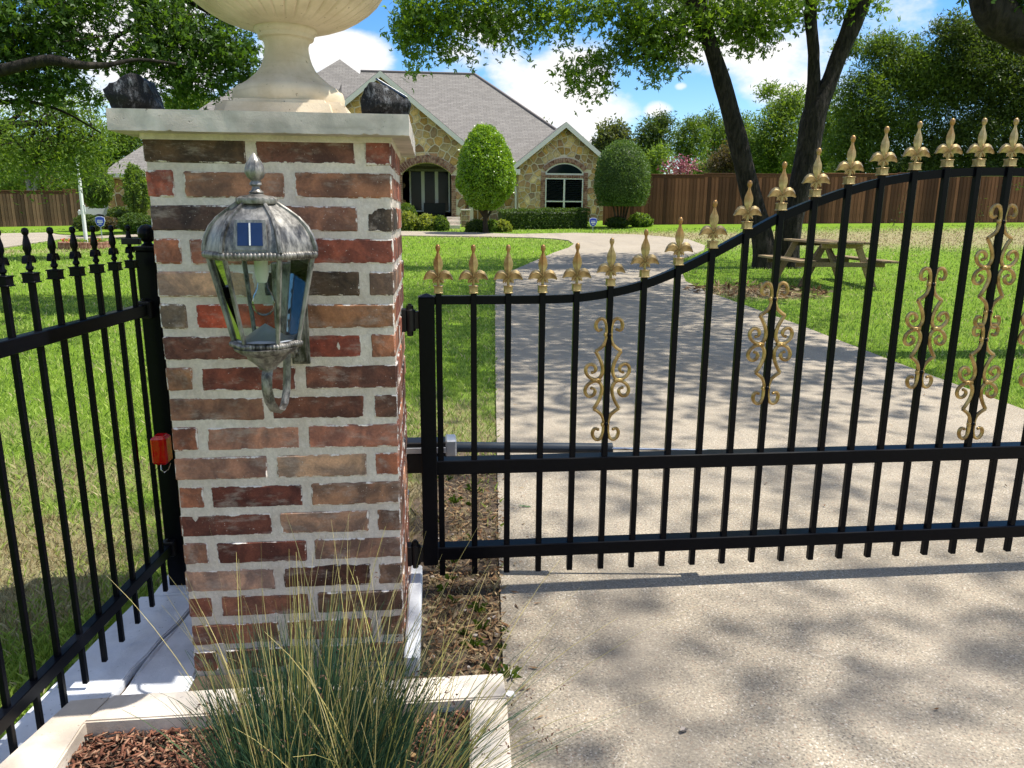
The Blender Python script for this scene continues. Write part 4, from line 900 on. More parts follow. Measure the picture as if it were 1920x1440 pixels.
def rush(name, cx, cy, n, rad, hmin, hmax, spread, label, straw=.33, seeds=60, bias=(0, 0)):
    t = empty(name, (cx, cy, .05), label, 'grass plant'); V = []; F = []; var = []; V2 = []; F2 = []; var2 = []; tips = []
    K = 7
    for i in range(n):
        a = random.uniform(0, 2*math.pi); r = rad*math.sqrt(random.random()); bx, by = r*math.cos(a), r*math.sin(a)
        la = a+random.gauss(0, .7); lean = (r/rad*.55+abs(random.gauss(0, .22)))*spread; h = random.uniform(hmin, hmax)*(1-.15*lean)
        dx, dy = math.cos(la)*lean+bias[0]*random.random(), math.sin(la)*lean+bias[1]*random.random(); curve = random.uniform(1.1, 2.4); w = random.uniform(.0012, .0024)
        st = random.random() < straw; L1, L2, L3 = (V2, F2, var2) if st else (V, F, var); b = len(L1); vv = random.random()
        if st: h = random.uniform(hmin*1.5, hmax*1.5); lean *= .75; dx *= .75; dy *= .75
        kink = random.gauss(0, .25) if random.random() < .15 else 0
        ph = random.uniform(0, math.pi)
        for k in range(K+1):
            s = k/K; hh = h*(s-.28*lean*s*s*s); off = h*(s*.45+.55*s**curve*1.0); x = bx+dx*off*.85+kink*.1*s*s; y = by+dy*off*.85; z = max(.0, hh); ww = w*(1-s*.8)
            L1.append((x-math.cos(ph)*ww, y-math.sin(ph)*ww, z)); L1.append((x+math.cos(ph)*ww, y+math.sin(ph)*ww, z)); L3 += [min(1, vv*.55+s*(.45 if st else .27))]*2
            if k: q = b+2*k; L2.append((q-2, q-1, q+1, q))
        if random.random() < .5: tips.append((bx+dx*h*.85*.8, by+dy*h*.85*.8, max(.02, h*.75*(1-.15*lean))))
    g = link('grass_blade', np_mesh('grass_blade', V, F, var), 'rush', t); g['kind'] = 'stuff'; g2 = link('dry_stalk', np_mesh('dry_stalk', V2, F2, var2), 'straw', t); g2['kind'] = 'stuff'
    sp = [];
    for p in random.sample(tips, min(seeds, len(tips))):
        for _ in range(6): sp.append((p[0]+random.gauss(0, .006), p[1]+random.gauss(0, .006), p[2]+random.gauss(0, .007)))
    me = leaves('seed_head', np.array(sp), .008, DIAMOND); s_ = link('seed_head', me, 'seed', t); s_['kind'] = 'stuff'
rush('ornamental_grass', .12, -.54, 2700, .165, .18, .42, .56, 'large tuft of blue green ornamental grass in front of the pillar', .09, 110, (.14, .0))
rush('ornamental_grass', .30, -.66, 360, .09, .20, .38, 1.15, 'smaller spreading grass tuft arching over the right curb stone', .25, 60, (.9, .1))
rush('ornamental_grass', -.62, -.86, 60, .06, .35, .55, .7, 'thin pale grass tuft at the lower left beside the fence', .8, 6)
# round drain cap with a white emblem
dc = empty('irrigation_cap', (*atZ(836, 1325, .07)[:2], .062), 'small dark round cap with a white emblem in the mulch', 'cap')
MB().lathe([(.024, 0), (.025, .010), (.022, .014), (0, .0145)], 24).build('disc', 'grey_metal', dc, 40)
em = MB()
for r0, a0, a1 in ((.011, -.4, 4.6), (.006, 2.6, 7.2)):
    em.tube([(r0*math.cos(a0+(a1-a0)*k/12), r0*math.sin(a0+(a1-a0)*k/12), .0152) for k in range(13)], .0016, 4)
em.tube([(0, .001, .0152), (.011, .001, .0152)], .0014, 4).build('emblem', 'sign_white', dc)
def curled_leaf(name, p, s, rz, mat, label, curl=.5, asp=.45):
    vs = []; n = 8; m = 4
    for i in range(n+1):
        u = i/n*2-1; w = asp*math.sqrt(max(0, 1-u*u))*(1+.15*math.sin(i*2.3))
        for j in range(m+1):
            v = (j/m*2-1)*w; vs.append((u*s, v*s, s*(curl*v*v*1.6/asp+curl*.35*u*u)+.002))
    fs = [(i*(m+1)+j, i*(m+1)+j+1, (i+1)*(m+1)+j+1, (i+1)*(m+1)+j) for i in range(n) for j in range(m)]
    o = MB().add(vs, fs).build(name, mat, None, 80, loc=p, rot=(random.uniform(-.3, .3), random.uniform(-.2, .2), rz)); return tag(o, label, 'leaf')
curled_leaf('fallen_leaf', (*atZ(700, 1395, .1)[:2], .10), .042, .9, 'fallen', 'large curled dark brown dead leaf caught in the ornamental grass')
curled_leaf('fallen_leaf', (*atZ(745, 1430, .09)[:2], .09), .045, .3, 'fallen_tan', 'large tan dead leaf lying at the foot of the ornamental grass')
curled_leaf('fallen_leaf', (*atZ(984, 957)[:2], .017), .030, -.1, 'green_leaf_one', 'narrow green leaf lying alone on the driveway behind the gate', .3, .18)
curled_leaf('fallen_leaf', (*atZ(1282, 1385)[:2], .018), .012, .4, 'stone_grey', 'pale curled scrap of leaf on the driveway in front of the gate', .9, .6)
for (px, py, lab) in [(962, 1272, 'white paint chip on the driveway just above the curb corner'), (957, 1312, 'white paint chip on the driveway beside the curb stone')]:
    p = atZ(px, py); o = MB().prism([(-.014, -.008), (.006, -.012), (.015, .002), (.004, .013), (-.010, .009)], 0, .003, 'z').build('paint_chip', 'sign_white', None, loc=(p[0], p[1], .0165), rot=(0, 0, px)); tag(o, lab, 'chip')
# ------------------------------------------------------------------ house
HY = 37.0
def hp(px, py, Y=HY): v = atY(px, py, Y); return (float(v[0]), float(v[2]))
def half_clip(poly, n, d):
    """keep the part of a polygon where n.p <= d"""
    out = []; m = len(poly)
    for i in range(m):
        a, b = poly[i], poly[(i+1) % m]; da = n[0]*a[0]+n[1]*a[1]-d; db = n[0]*b[0]+n[1]*b[1]-d
        if da <= 0: out.append(a)
        if (da < 0 < db) or (db < 0 < da): t = da/(da-db); out.append((a[0]+(b[0]-a[0])*t, a[1]+(b[1]-a[1])*t))
    return out
STONE_COLS = [(204, 172, 122), (192, 160, 114), (212, 186, 142), (176, 142, 104), (218, 192, 148), (186, 160, 126), (168, 130, 98), (198, 158, 98), (158, 132, 108), (206, 174, 116)]
def rubble(parent, wallpoly, y, sp, rects=(), circles=(), seed=1, axis='y', depth=.045, limit=999):
    """irregular stones laid over a wall: Voronoi cells with open joints"""
    rnd = random.Random(seed); xs_ = [p[0] for p in wallpoly]; zs_ = [p[1] for p in wallpoly]; pts = []; j = 0; z = min(zs_)-sp
    while z < max(zs_)+sp:
        x = min(xs_)-sp+(j % 2)*sp*.6
        while x < max(xs_)+sp: pts.append((x+rnd.uniform(-.42, .42)*sp, z+rnd.uniform(-.40, .40)*sp)); x += sp*1.12
        z += sp*.86; j += 1
    cnt = 0; rest = MB()
    area = sum(wallpoly[i][0]*wallpoly[(i+1) % len(wallpoly)][1]-wallpoly[(i+1) % len(wallpoly)][0]*wallpoly[i][1] for i in range(len(wallpoly))); W_ = wallpoly if area > 0 else wallpoly[::-1]
    for i, c in enumerate(pts):
        cell = list(W_)
        for q in pts:
            if q is c: continue
            dx, dz = q[0]-c[0], q[1]-c[1]; dd = math.hypot(dx, dz)
            if dd > sp*3.2: continue
            cell = half_clip(cell, (dx/dd, dz/dd), (dx*(q[0]+c[0])/2+dz*(q[1]+c[1])/2)/dd-.019-rnd.random()*.012)
            if len(cell) < 3: break
        if len(cell) < 3: continue
        dead = False
        for (x0, x1, z0, z1) in rects:
            if x0 < c[0] < x1 and z0 < c[1] < z1: dead = True; break
            m = max((x0-c[0], 0), (c[0]-x1, 1), (z0-c[1], 2), (c[1]-z1, 3))
            cell = half_clip(cell, *{0: ((1, 0), x0), 1: ((-1, 0), -x1), 2: ((0, 1), z0), 3: ((0, -1), -z1)}[m[1]])
            if len(cell) < 3: dead = True; break
        if dead: continue
        for (x0, z0, r, zc) in circles:
            if c[1] < zc: continue
            d = math.hypot(c[0]-x0, c[1]-z0)
            if d < r-.45: dead = True; break
            if d < r:
                n_ = ((x0-c[0])/d, (z0-c[1])/d); cell = half_clip(cell, n_, n_[0]*(x0-n_[0]*r)+n_[1]*(z0-n_[1]*r))
                if len(cell) < 3: dead = True; break
                continue
            n_ = ((x0-c[0])/d, (z0-c[1])/d); cell = half_clip(cell, n_, n_[0]*(x0-n_[0]*r)+n_[1]*(z0-n_[1]*r))
            if len(cell) < 3: dead = True; break
        if dead: continue
        A = abs(sum(cell[k][0]*cell[(k+1) % len(cell)][1]-cell[(k+1) % len(cell)][0]*cell[k][1] for k in range(len(cell))))/2
        if A < .006: continue
        cx_ = sum(p[0] for p in cell)/len(cell); cz_ = sum(p[1] for p in cell)/len(cell)
        loc = [(p[0]-cx_, p[1]-cz_) for p in cell]; n = len(loc); f = .90; dp = depth*rnd.uniform(.6, 1.2)
        vs = [(a, 0, b) for a, b in loc]+[(a*.98, -dp*.6, b*.98) for a, b in loc]+[(a*f, -dp, b*f) for a, b in loc]
        mb = MB().add(vs, [tuple(range(2*n, 3*n))[::1]]+[(k, (k+1) % n, n+(k+1) % n, n+k) for k in range(n)]+[(n+k, n+(k+1) % n, 2*n+(k+1) % n, 2*n+k) for k in range(n)])
        cnt += 1
        link('stone', mb.mesh('stone'), 'field_stone', parent, loc=(cx_, y, cz_), color=alb(rnd.choice(STONE_COLS), rnd.uniform(.62, 1.2)))
    return cnt
house = empty('stone_house', (0, 0, 0), 'single storey stone house with steep grey shingle roofs behind the driveway loop', 'house')
gh = lambda x: float(gz(x, HY))-.3
def roof_plane(mb_list, pts):
    mb_list.append([Vector(p) for p in pts])
def roof_obj(name, planes, mat='shingle', th=.12, parent=None):
    vs, fs, uvs = [], [], []
    for P in planes:
        n = (P[1]-P[0]).cross(P[2]-P[0]).normalized()
        if n.z < 0: n = -n; P = P[::-1]
        h = Vector((0, 0, 1)).cross(n); h = h.normalized() if h.length > 1e-4 else Vector((1, 0, 0)); s = n.cross(h).normalized(); b = len(vs); k = len(P)
        vs += [tuple(p+n*th*0) for p in P]+[tuple(p-Vector((0, 0, th))) for p in P]; uvs += [(p.dot(h), p.dot(s)) for p in P]*2
        fs += [tuple(range(b, b+k)), tuple(range(b+2*k-1, b+k-1, -1))]+[(b+(i+1) % k, b+i, b+k+i, b+k+(i+1) % k) for i in range(k)]
    me = bpy.data.meshes.new(name); me.from_pydata(vs, [], fs); uv = me.uv_layers.new(name='UVMap')
    for l in me.loops: uv.data[l.index].uv = uvs[l.vertex_index]
    return link(name, me, mat, parent or house)
def board(a, b, w, t, mat='white_paint', parent=None, name='fascia'):
    """a board hanging below the line a-b"""
    a, b = Vector(a), Vector(b); dn = Vector((0, 0, -w)); y = Vector((0, t, 0))
    vs = [a, b, b+dn, a+dn, a+y, b+y, b+dn+y, a+dn+y]
    return MB().add(vs, [(0, 1, 2, 3), (7, 6, 5, 4), (0, 4, 5, 1), (1, 5, 6, 2), (2, 6, 7, 3), (3, 7, 4, 0)]).build(name, mat, parent or house)
ez = hp(965, 318)[1]
# right gable wing
gx0, gx1 = hp(972, 400)[0], hp(1147, 400)[0]; apx, apz = hp(1059, 231); gxm = apx
slope = (apz-ez)/(hp(1160, 318)[0]-apx)
def gzr(x): return apz-abs(x-apx)*slope
zt = lambda x: gzr(x)-.18
wx0, wx1 = hp(1022, 360)[0], hp(1093, 360)[0]; wcx = (wx0+wx1)/2; wz_low, wz_mid0, wz_mid1, wz_spr, wz_top = hp(1050, 402)[1], hp(1050, 334)[1], hp(1050, 328)[1], hp(1050, 322)[1], hp(1050, 305)[1]
def arch_pts(cx_, a, zs, h, n=14):
    Rr = (a*a+h*h)/(2*h); zc = zs+h-Rr; t = math.asin(a/Rr); return [(cx_+Rr*math.sin(-t+2*t*i/n), zc+Rr*math.cos(-t+2*t*i/n)) for i in range(n+1)], (cx_, zc, Rr, t)
def arch_bricks(cx_, a, zs, h, w, y0, y1, pitch, parent):
    _, (x0, zc, Rr, t) = arch_pts(cx_, a, zs, h); n = int(2*t*(Rr+w/2)/pitch); mb = MB()
    for i in range(n):
        th = -t+2*t*(i+.5)/n; dt = t/n*.82; jit = random.uniform(-.01, .01)
        c = [(x0+r*math.sin(th+s*dt), zc+r*math.cos(th+s*dt)) for r, s in ((Rr, -1), (Rr+w, -1), (Rr+w, 1), (Rr, 1))]; mb.prism(c, y0+jit, y1)
    o = mb.build('brick_arch', 'small_brick', parent); return o
def jamb_bricks(x0, x1, z0, z1, y0, y1, parent, pitch=.105):
    mb = MB(); z = z0; k = 0
    while z < z1-.05:
        e = .02 if k % 2 else 0
        mb.box(x0+.0, x1-.0, y0+random.uniform(-.01, .01), y1, z, z+pitch*.80); z += pitch; k += 1
    return mb.build('brick_jamb', 'small_brick', parent)
wall = MB().prism([(gx0, gh(gx0)), (gx1, gh(gx1)), (gx1, zt(gx1)), (apx, zt(apx)), (gx0, zt(gx0))], HY, HY+6).build('gable_wall', 'house_mortar', house)
bw = .23
rubble(wall, [(gx0, gh(gx0)), (gx1, gh(gx1)), (gx1, zt(gx1)), (apx, zt(apx)), (gx0, zt(gx0))], HY, .325, rects=[(wx0-bw, wx1+bw, wz_low-.1, wz_spr+.02)], circles=[arch_pts(wcx, 1.0, wz_spr, .55)[1][:2]+(arch_pts(wcx, 1.0, wz_spr, .55)[1][2]+bw, wz_spr)], seed=4)
ww = (wx1-wx0)/2
arch_bricks(wcx, ww, wz_spr, wz_top-wz_spr, bw, HY-.09, HY+.02, .12, wall)
jamb_bricks(wx0-bw, wx0-.01, wz_low, wz_spr, HY-.07, HY+.02, wall); jamb_bricks(wx1+.01, wx1+bw, wz_low, wz_spr, HY-.07, HY+.02, wall)
mb = MB(); x = wx0-.02
while x < wx1: mb.box(x, x+.10, HY-.07, HY+.02, wz_mid0+.0, wz_mid1-.02); x += .125
mb.build('brick_band', 'small_brick', wall)
aw = empty('window', (0, 0, 0), None, None); aw.parent = house
ap, _ = arch_pts(wcx, ww, wz_spr, wz_top-wz_spr)
MB().prism([(wx0, wz_mid1), (wx1, wz_mid1)]+ap[::-1], HY-.035, HY+.02).build('frame', 'white_paint', aw)
ap2, _ = arch_pts(wcx, ww-.08, wz_spr-.02, wz_top-wz_spr-.05)
MB().prism([(wx0+.08, wz_mid1+.08), (wx1-.08, wz_mid1+.08)]+ap2[::-1], HY-.04, HY-.036).build('pane', 'dark_glass', aw)
def window(x0, x1, z0, z1, cols, rows, y, parent, fw=.06, mw=.09, name='window'):
    w = empty(name, (0, 0, 0), None, None); w.parent = parent; xs_ = []; zs_ = []
    cwid = (x1-x0-2*fw-(cols-1)*mw)/cols; rt = sum(rows); zz = z0+fw; hh = (z1-z0-2*fw-(len(rows)-1)*.06)
    f = MB().box(x0, x0+fw, y, y+.09, z0, z1).box(x1-fw, x1, y, y+.09, z0, z1).box(x0+fw, x1-fw, y, y+.09, z0, z0+fw).box(x0+fw, x1-fw, y, y+.09, z1-fw, z1)
    for c in range(1, cols): xm = x0+fw+c*cwid+(c-1)*mw; f.box(xm, xm+mw, y+.004, y+.09, z0+fw, z1-fw)
    for r, q in enumerate(rows):
        z2 = zz+hh*q/rt
        for c in range(cols):
            xa = x0+fw+c*(cwid+mw)
            MB().box(xa, xa+cwid, y+.05, y+.06, zz, z2).build('pane', 'dark_glass', w)
            bl = MB(); z3 = zz+.05
            while z3 < z2-.03: bl.box(xa+.04, xa+cwid-.04, y+.045, y+.0495, z3, z3+.012); z3 += .09
            if r == len(rows)-1 and cols == 2: bl.build('blind', 'blind', w)
            if r < len(rows)-1: f.box(xa, xa+cwid, y+.004, y+.09, z2, z2+.06)
        zz = z2+.06
    f.build('frame', 'white_paint', w); return w
window(wx0, wx1, wz_low, wz_mid0, 2, [1, 1.9], HY-.05, house)
# gable roof over it
yf = HY-.45; yb = HY+6; xl, xr = hp(957, 318)[0], hp(1161, 318)[0]
roof_obj('gable_roof', [[Vector((apx, yf, apz+.02)), Vector((apx, yb, apz+.02)), Vector((xl, yb, gzr(xl)+.02)), Vector((xl, yf, gzr(xl)+.02))], [Vector((apx, yf, apz+.02)), Vector((apx, yb, apz+.02)), Vector((xr, yb, gzr(xr)+.02)), Vector((xr, yf, gzr(xr)+.02))]])
board((apx, yf-.03, apz+.0), (xl, yf-.03, gzr(xl)), .26, .06); board((apx, yf-.03, apz+.0), (xr, yf-.03, gzr(xr)), .26, .06)
# soffits along the rakes and cornice return
MB().box(xl, gx0, yf, HY+.1, gzr(xl)-.34, gzr(xl)-.28).box(gx1, xr, yf, HY+.1, gzr(xr)-.34, gzr(xr)-.28).build('soffit', 'white_paint', house)
MB().box(xl, xl+.45, yf-.035, yf+.4, gzr(xl)-.36, gzr(xl)-.10).build('cornice_return', 'white_paint', house)
# main hip roof
MY = HY+1.0
rl = Vector(atY(676, 134, 44.5)); rr = Vector(atY(890, 135, 44.5)); er = Vector((hp(1156, 318, MY-.4)[0], MY-.5, ez)); el = Vector((hp(620, 318, MY-.4)[0], MY-.5, ez)); rr.z = rl.z
back = 52; ebr = Vector((er.x, back, ez)); ebl = Vector((el.x, back, ez))
roof_obj('main_roof', [[el, er, rr, rl], [er, ebr, rr], [ebl, el, rl], [ebr, ebl, rl, rr]])
MB().tube([rl+Vector((0, 0, .03)), rr+Vector((0, 0, .03)), ], .07, 6).tube([rr+Vector((0, 0, .03)), er+Vector((0, 0, .05))], .07, 6).build('ridge_cap', 'ridge', house)
board((hp(870, 320, MY-.55)[0], MY-.55, ez), (xl+.2, MY-.55, ez), .2, .08)
mwx0, mwx1 = hp(700, 400, MY)[0], gx0
mwall = MB().box(mwx0, mwx1, MY, MY+.3, gh(0), ez-.1).box(mwx0, gx1, MY+13.0, MY+13.3, gh(0), ez-.1).box(gx1-.3, gx1, MY, MY+13, gh(8), ez-.1).build('main_wall', 'house_mortar', house)
rubble(mwall, [(hp(868, 400, MY)[0], gh(2)), (mwx1-.05, gh(4)), (mwx1-.05, ez-.2), (hp(868, 400, MY)[0], ez-.2)], MY, .52, seed=9)
# left pyramid roof and wing roof
pa = Vector(atY(637, 111, 42.5)); pz = ez+.2; pl = Vector((hp(330, 320, 37)[0], 36.4, pz)); pr_ = Vector((hp(905, 320, 37)[0], 36.6, pz)); roof_obj('hip_roof', [[pl, pr_, pa], [pr_, Vector((pr_.x, 49, pz)), pa], [Vector((pr_.x, 49, pz)), Vector((pl.x, 49, pz)), pa], [Vector((pl.x, 49, pz)), pl, pa]])
WY = 33.0
wl = Vector(atY(187, 325, WY)); wz = wl.z; w1 = Vector(atY(455, 152, 40.0)); w2 = Vector((w1.x+5, 40, w1.z)); wr = Vector((w1.x+4.0, WY, wz)); wlb = Vector((wl.x, 47, wz)); wrb = Vector((wr.x, 47, wz))
roof_obj('wing_roof', [[wl, wr, w2, w1], [wlb, wl, w1], [wr, wrb, w2], [wrb, wlb, w1, w2]])
board(wl+Vector((0, -.05, 0)), wr+Vector((0, -.05, 0)), .16, .06)
wwx0, wwx1 = hp(202, 380, WY+.5)[0], hp(330, 380, WY+.5)[0]; gzw = float(gz(wwx0, WY))-.25
wwall = MB().box(wwx0, wr.x-.3, WY+.5, WY+.8, gzw, wz-.1).box(wwx0, wwx0+.3, WY+.8, 46, gzw, wz-.1).build('wing_wall', 'house_mortar', house)
rubble(wwall, [(wwx0, gzw), (wwx1, gzw), (wwx1, wz-.2), (wwx0, wz-.2)], WY+.5, .62, seed=13)
# entry gable
EY = 36.0
ea = hp(713, 133, EY-.4); eL = hp(716-236, 330, EY-.4); eR = hp(932, 318, EY-.4); es = (ea[1]-eR[1])/(eR[0]-ea[0])
def ezr(x): return ea[1]-abs(x-ea[0])*es
ex0, ex1 = hp(560, 400, EY)[0], hp(872, 400, EY)[0]; ocx = hp(800, 320, EY)[0]; oh = hp(846, 320, EY)[0]-ocx; oz = hp(800, 326, EY)[1]; ot = hp(800, 305, EY)[1]-oz
oa, oc = arch_pts(ocx, oh, oz, ot, 16)
eT = lambda x: ezr(x)-.2
wp = [(ex0, gh(0)), (ocx-oh, gh(0))]+oa+[(ocx+oh, gh(0)), (ex1, gh(0)), (ex1, eT(ex1)), (ea[0], eT(ea[0])), (ex0, eT(ex0))]
ewall = MB().prism(wp, EY, EY+.45).build('entry_wall', 'house_mortar', house)
vis0 = hp(640, 300, EY)[0]
rubble(ewall, [(vis0, gh(0)), (ex1, gh(0)), (ex1, eT(ex1)), (ea[0], eT(ea[0])), (vis0, eT(vis0))], EY, .38, rects=[(ocx-oh-.22, ocx+oh+.22, gh(0)-1, oz)], circles=[(oc[0], oc[1], oc[2]+.34, oz)], seed=21)
arch_bricks(ocx, oh, oz, ot, .34, EY-.09, EY+.3, .125, ewall)
jamb_bricks(ocx+oh+.0, ocx+oh+.22, gh(0), oz, EY-.07, EY+.44, ewall); jamb_bricks(ocx-oh-.22, ocx-oh, gh(0), oz, EY-.07, EY+.44, ewall)
yf2 = EY-.45
xel, xer = eL[0], eR[0]
roof_obj('entry_roof', [[Vector((ea[0], yf2, ea[1]+.03)), Vector((ea[0], 43.5, ea[1]+.03)), Vector((xel, 43.5, ezr(xel)+.03)), Vector((xel, yf2, ezr(xel)+.03))], [Vector((ea[0], yf2, ea[1]+.03)), Vector((ea[0], 43.5, ea[1]+.03)), Vector((xer, 43.5, ezr(xer)+.03)), Vector((xer, yf2, ezr(xer)+.03))]])
board((ea[0], yf2-.03, ea[1]), (xel, yf2-.03, ezr(xel)), .27, .06); board((ea[0], yf2-.03, ea[1]), (xer, yf2-.03, ezr(xer)), .27, .06)
# porch recess: back wall, ceiling, side wall, tall window
pb = MB().box(ocx-2.6, ocx+2.3, EY+2.0, EY+2.2, gh(0), ez+.4).box(ocx-2.6, ocx-2.4, EY+.45, EY+2.0, gh(0), ez+.4).box(ocx+2.1, ocx+2.3, EY+.45, EY+2, gh(0), ez+.4).build('porch_wall', 'house_mortar', house)
rubble(pb, [(ocx-2.4, gh(0)), (ocx+2.1, gh(0)), (ocx+2.1, ez+.2), (ocx-2.4, ez+.2)], EY+2.0, .5, seed=31, rects=[(hp(760, 350, EY+1.9)[0], ocx+2.2, 0, 9)])
MB().box(ocx-2.6, ocx+2.3, EY+.45, EY+2.2, ez+.4, ez+.5).build('porch_ceiling', 'white_paint', house); MB().box(ocx-2.6, ocx+2.3, EY-.3, EY+2.2, gh(0), gh(0)+.35).build('porch_floor', 'drive', house)
a_, b_ = hp(769, 397, EY+1.9), hp(843, 313, EY+1.9)
window(a_[0], b_[0], a_[1], b_[1]+.1, 3, [1], EY+1.86, house, .07, .17, 'porch_window')
MB().tube([(hp(964, 330)[0], HY-.1, ez-.3), (hp(966, 338)[0], HY+.3, ez-.55), (hp(968, 345)[0], HY+.2, ez-.9), (hp(968, 400)[0], HY+.2, hp(968, 400)[1]-.1)], .06, 8).build('downspout', 'white_paint', house, 60)
# porch column in front, stone steps, dark porch bench
cxx = onG(873, 438); cY = 33.0; cp = hp(873, 400, cY)
colm = empty('stone_column', (cp[0], cY, 0), 'short square stone column beside the front steps of the house', 'column')
colm.location = (0, 0, 0); wq = .19; cz1 = hp(873, 395, cY)[1]; cz0 = float(gz(cp[0], cY))-.1
MB().box(cp[0]-wq, cp[0]+wq, cY, cY+.4, cz0, cz1).build('core', 'house_mortar', colm); z = cz0+.02; k = 0
while z < cz1-.05:
    h_ = random.uniform(.12, .22); xm = cp[0]+random.uniform(-.06, .06)
    for xa, xb in ((cp[0]-wq, xm-.012), (xm+.012, cp[0]+wq)):
        MB().box(-(xb-xa)/2, (xb-xa)/2, -.03, .03, -h_/2, h_/2, .015).build('stone', 'field_stone', colm, loc=((xa+xb)/2, cY, z+h_/2), color=alb(random.choice(STONE_COLS), .75))
    z += h_+.025
MB().box(cp[0]-wq-.04, cp[0]+wq+.04, cY-.06, cY+.44, cz1, cz1+.07, .01).build('cap', 'curb', colm)
st = empty('stone_steps', (0, 0, 0), 'pale stone front steps between the low shrubs', 'steps')
for k in range(3):
    q0, q1 = hp(838, 440, 31.5+k*.35)[0], hp(863, 440, 31.5+k*.35)[0]; z0 = float(gz(1, 31.5))-.1
    MB().box(q0, q1, 31.5+k*.35, 31.5+(k+1)*.35-.004, z0, z0+.1+.17*(k+1), .01).build('step', 'curb', st)
bn = empty('porch_bench', (hp(815, 390, EY+1.2)[0], EY+1.2, gh(0)+.35), 'dark bench on the shaded porch under the brick arch', 'bench')
MB().box(-.55, .55, -.2, .2, .36, .42, .01).build('seat', 'black_matt', bn); MB().box(-.55, .55, .18, .23, .42, .95, .01).build('backrest', 'black_matt', bn)
for x in (-.5, .5):
    for y in (-.17, .17): MB().box(x-.03, x+.03, y-.03, y+.03, 0, .36).build('leg', 'black_matt', bn)
# ------------------------------------------------------------------ timber fences
def timber_fence(A, B, H, pitch, label, mat, steps=0, capm='cedar', steph=.1):
    t = empty('wooden_fence', (0, 0, 0), label, 'fence'); A, B = Vector(A), Vector(B); L = (B-A).length; d = (B-A)/L; rz = math.atan2(d.y, d.x); n = int(L/pitch); me = [MB().box(-pitch/2+.011, pitch/2-.011, -.01, .01, 0, H, .003).mesh('board') for _ in range(1)][0]; me.materials.append(MT[mat])
    me2 = MB().box(-pitch*.32, pitch*.32, .012, .028, 0, H-.02).mesh('board'); nseg = max(1, steps); seg = n/nseg; base = None
    for i in range(n):
        k = int(i/seg); s = A+d*(pitch*(i+.5)); sx = A+d*(pitch*seg*(k+.5)); z = float(gz(sx.x, sx.y))
        o = link('board', me, None, t, loc=(s.x, s.y, z-.04), rot=(0, random.uniform(-.004, .004), rz+random.uniform(-.03, .03)))
    for k in range(nseg):
        a = A+d*(pitch*seg*k); b = A+d*(pitch*seg*(k+1)); m = (a+b)/2; z = float(gz(m.x, m.y))-.04; l = (b-a).length
        MB().box(-l/2, l/2, -.06, .05, H, H+.045, .005).build('cap_rail', capm, t, loc=(m.x, m.y, z), rot=(0, 0, rz)); MB().box(-l/2, l/2, -.03, -.0105, H-.13, H-.005, .004).build('trim_board', capm, t, loc=(m.x, m.y, z), rot=(0, 0, rz))
        MB().box(-l/2, l/2, .011, .05, .02, H-.05).build('backing', capm, t, loc=(m.x, m.y, z), rot=(0, 0, rz))
        MB().box(-.05, .05, .05, .15, 0, H+.02).build('post', capm, t, loc=(a.x, a.y, z), rot=(0, 0, rz))
    return t
a = hp(1130, 420, 33.5)[0]
timber_fence((a, 33.2), (31.5, 31.6), 2.30, .172, 'long brown stained cedar board fence right of the house behind the lawn', 'cedar', 5)
timber_fence((-27, 41.0), (-11.3, 41.5), 1.86, .175, 'brown weathered board fence at far left behind the driveway loop', 'cedar_pale', 4, 'cedar')
# ------------------------------------------------------------------ trees
def trunk_mb(paths, Y, base_depth=0.0, k=8):
    """paths: list of [(px, py, width_px, dy)] followed as limbs at depth Y"""
    mb = MB()
    for path in paths:
        P = []; Rr = []
        for q in path:
            px, py, w = q[:3]; dy = q[3] if len(q) > 3 else 0
            v = atY(px, py, Y+dy); P.append(tuple(v)); Rr.append(max(.006, w/2*(Y+dy-CY)/FPX))
        PP = spline([p+(r,) for p, r in zip(P, Rr)], 4) if len(P) > 2 else [p+(r,) for p, r in zip(P, Rr)]
        mb.tube([p[:3] for p in PP], [max(.004, p[3]) for p in PP], k)
    return mb
def rough(mb, amp, sc):
    from mathutils import noise
    mb.v = [tuple(Vector(v)+noise.noise_vector(Vector(v)*sc)*amp) for v in mb.v]; return mb
def px_blobs(blobs, Y, per, ncl_per_area, spread, thick=1.0, dep=1.0):
    cs = []
    for b in blobs:
        px, py, rx, ry = b[:4]; dy = b[4] if len(b) > 4 else 0; c = atY(px, py, Y+dy); s = (Y+dy-CY)/FPX; a, h = rx*s, ry*s
        n = max(3, int(ncl_per_area*rx*ry/100)); cs.append(ellipsoid_pts(n, c, (a, (a+h)/2*thick+.15, h), .15))
    return np.concatenate(cs)
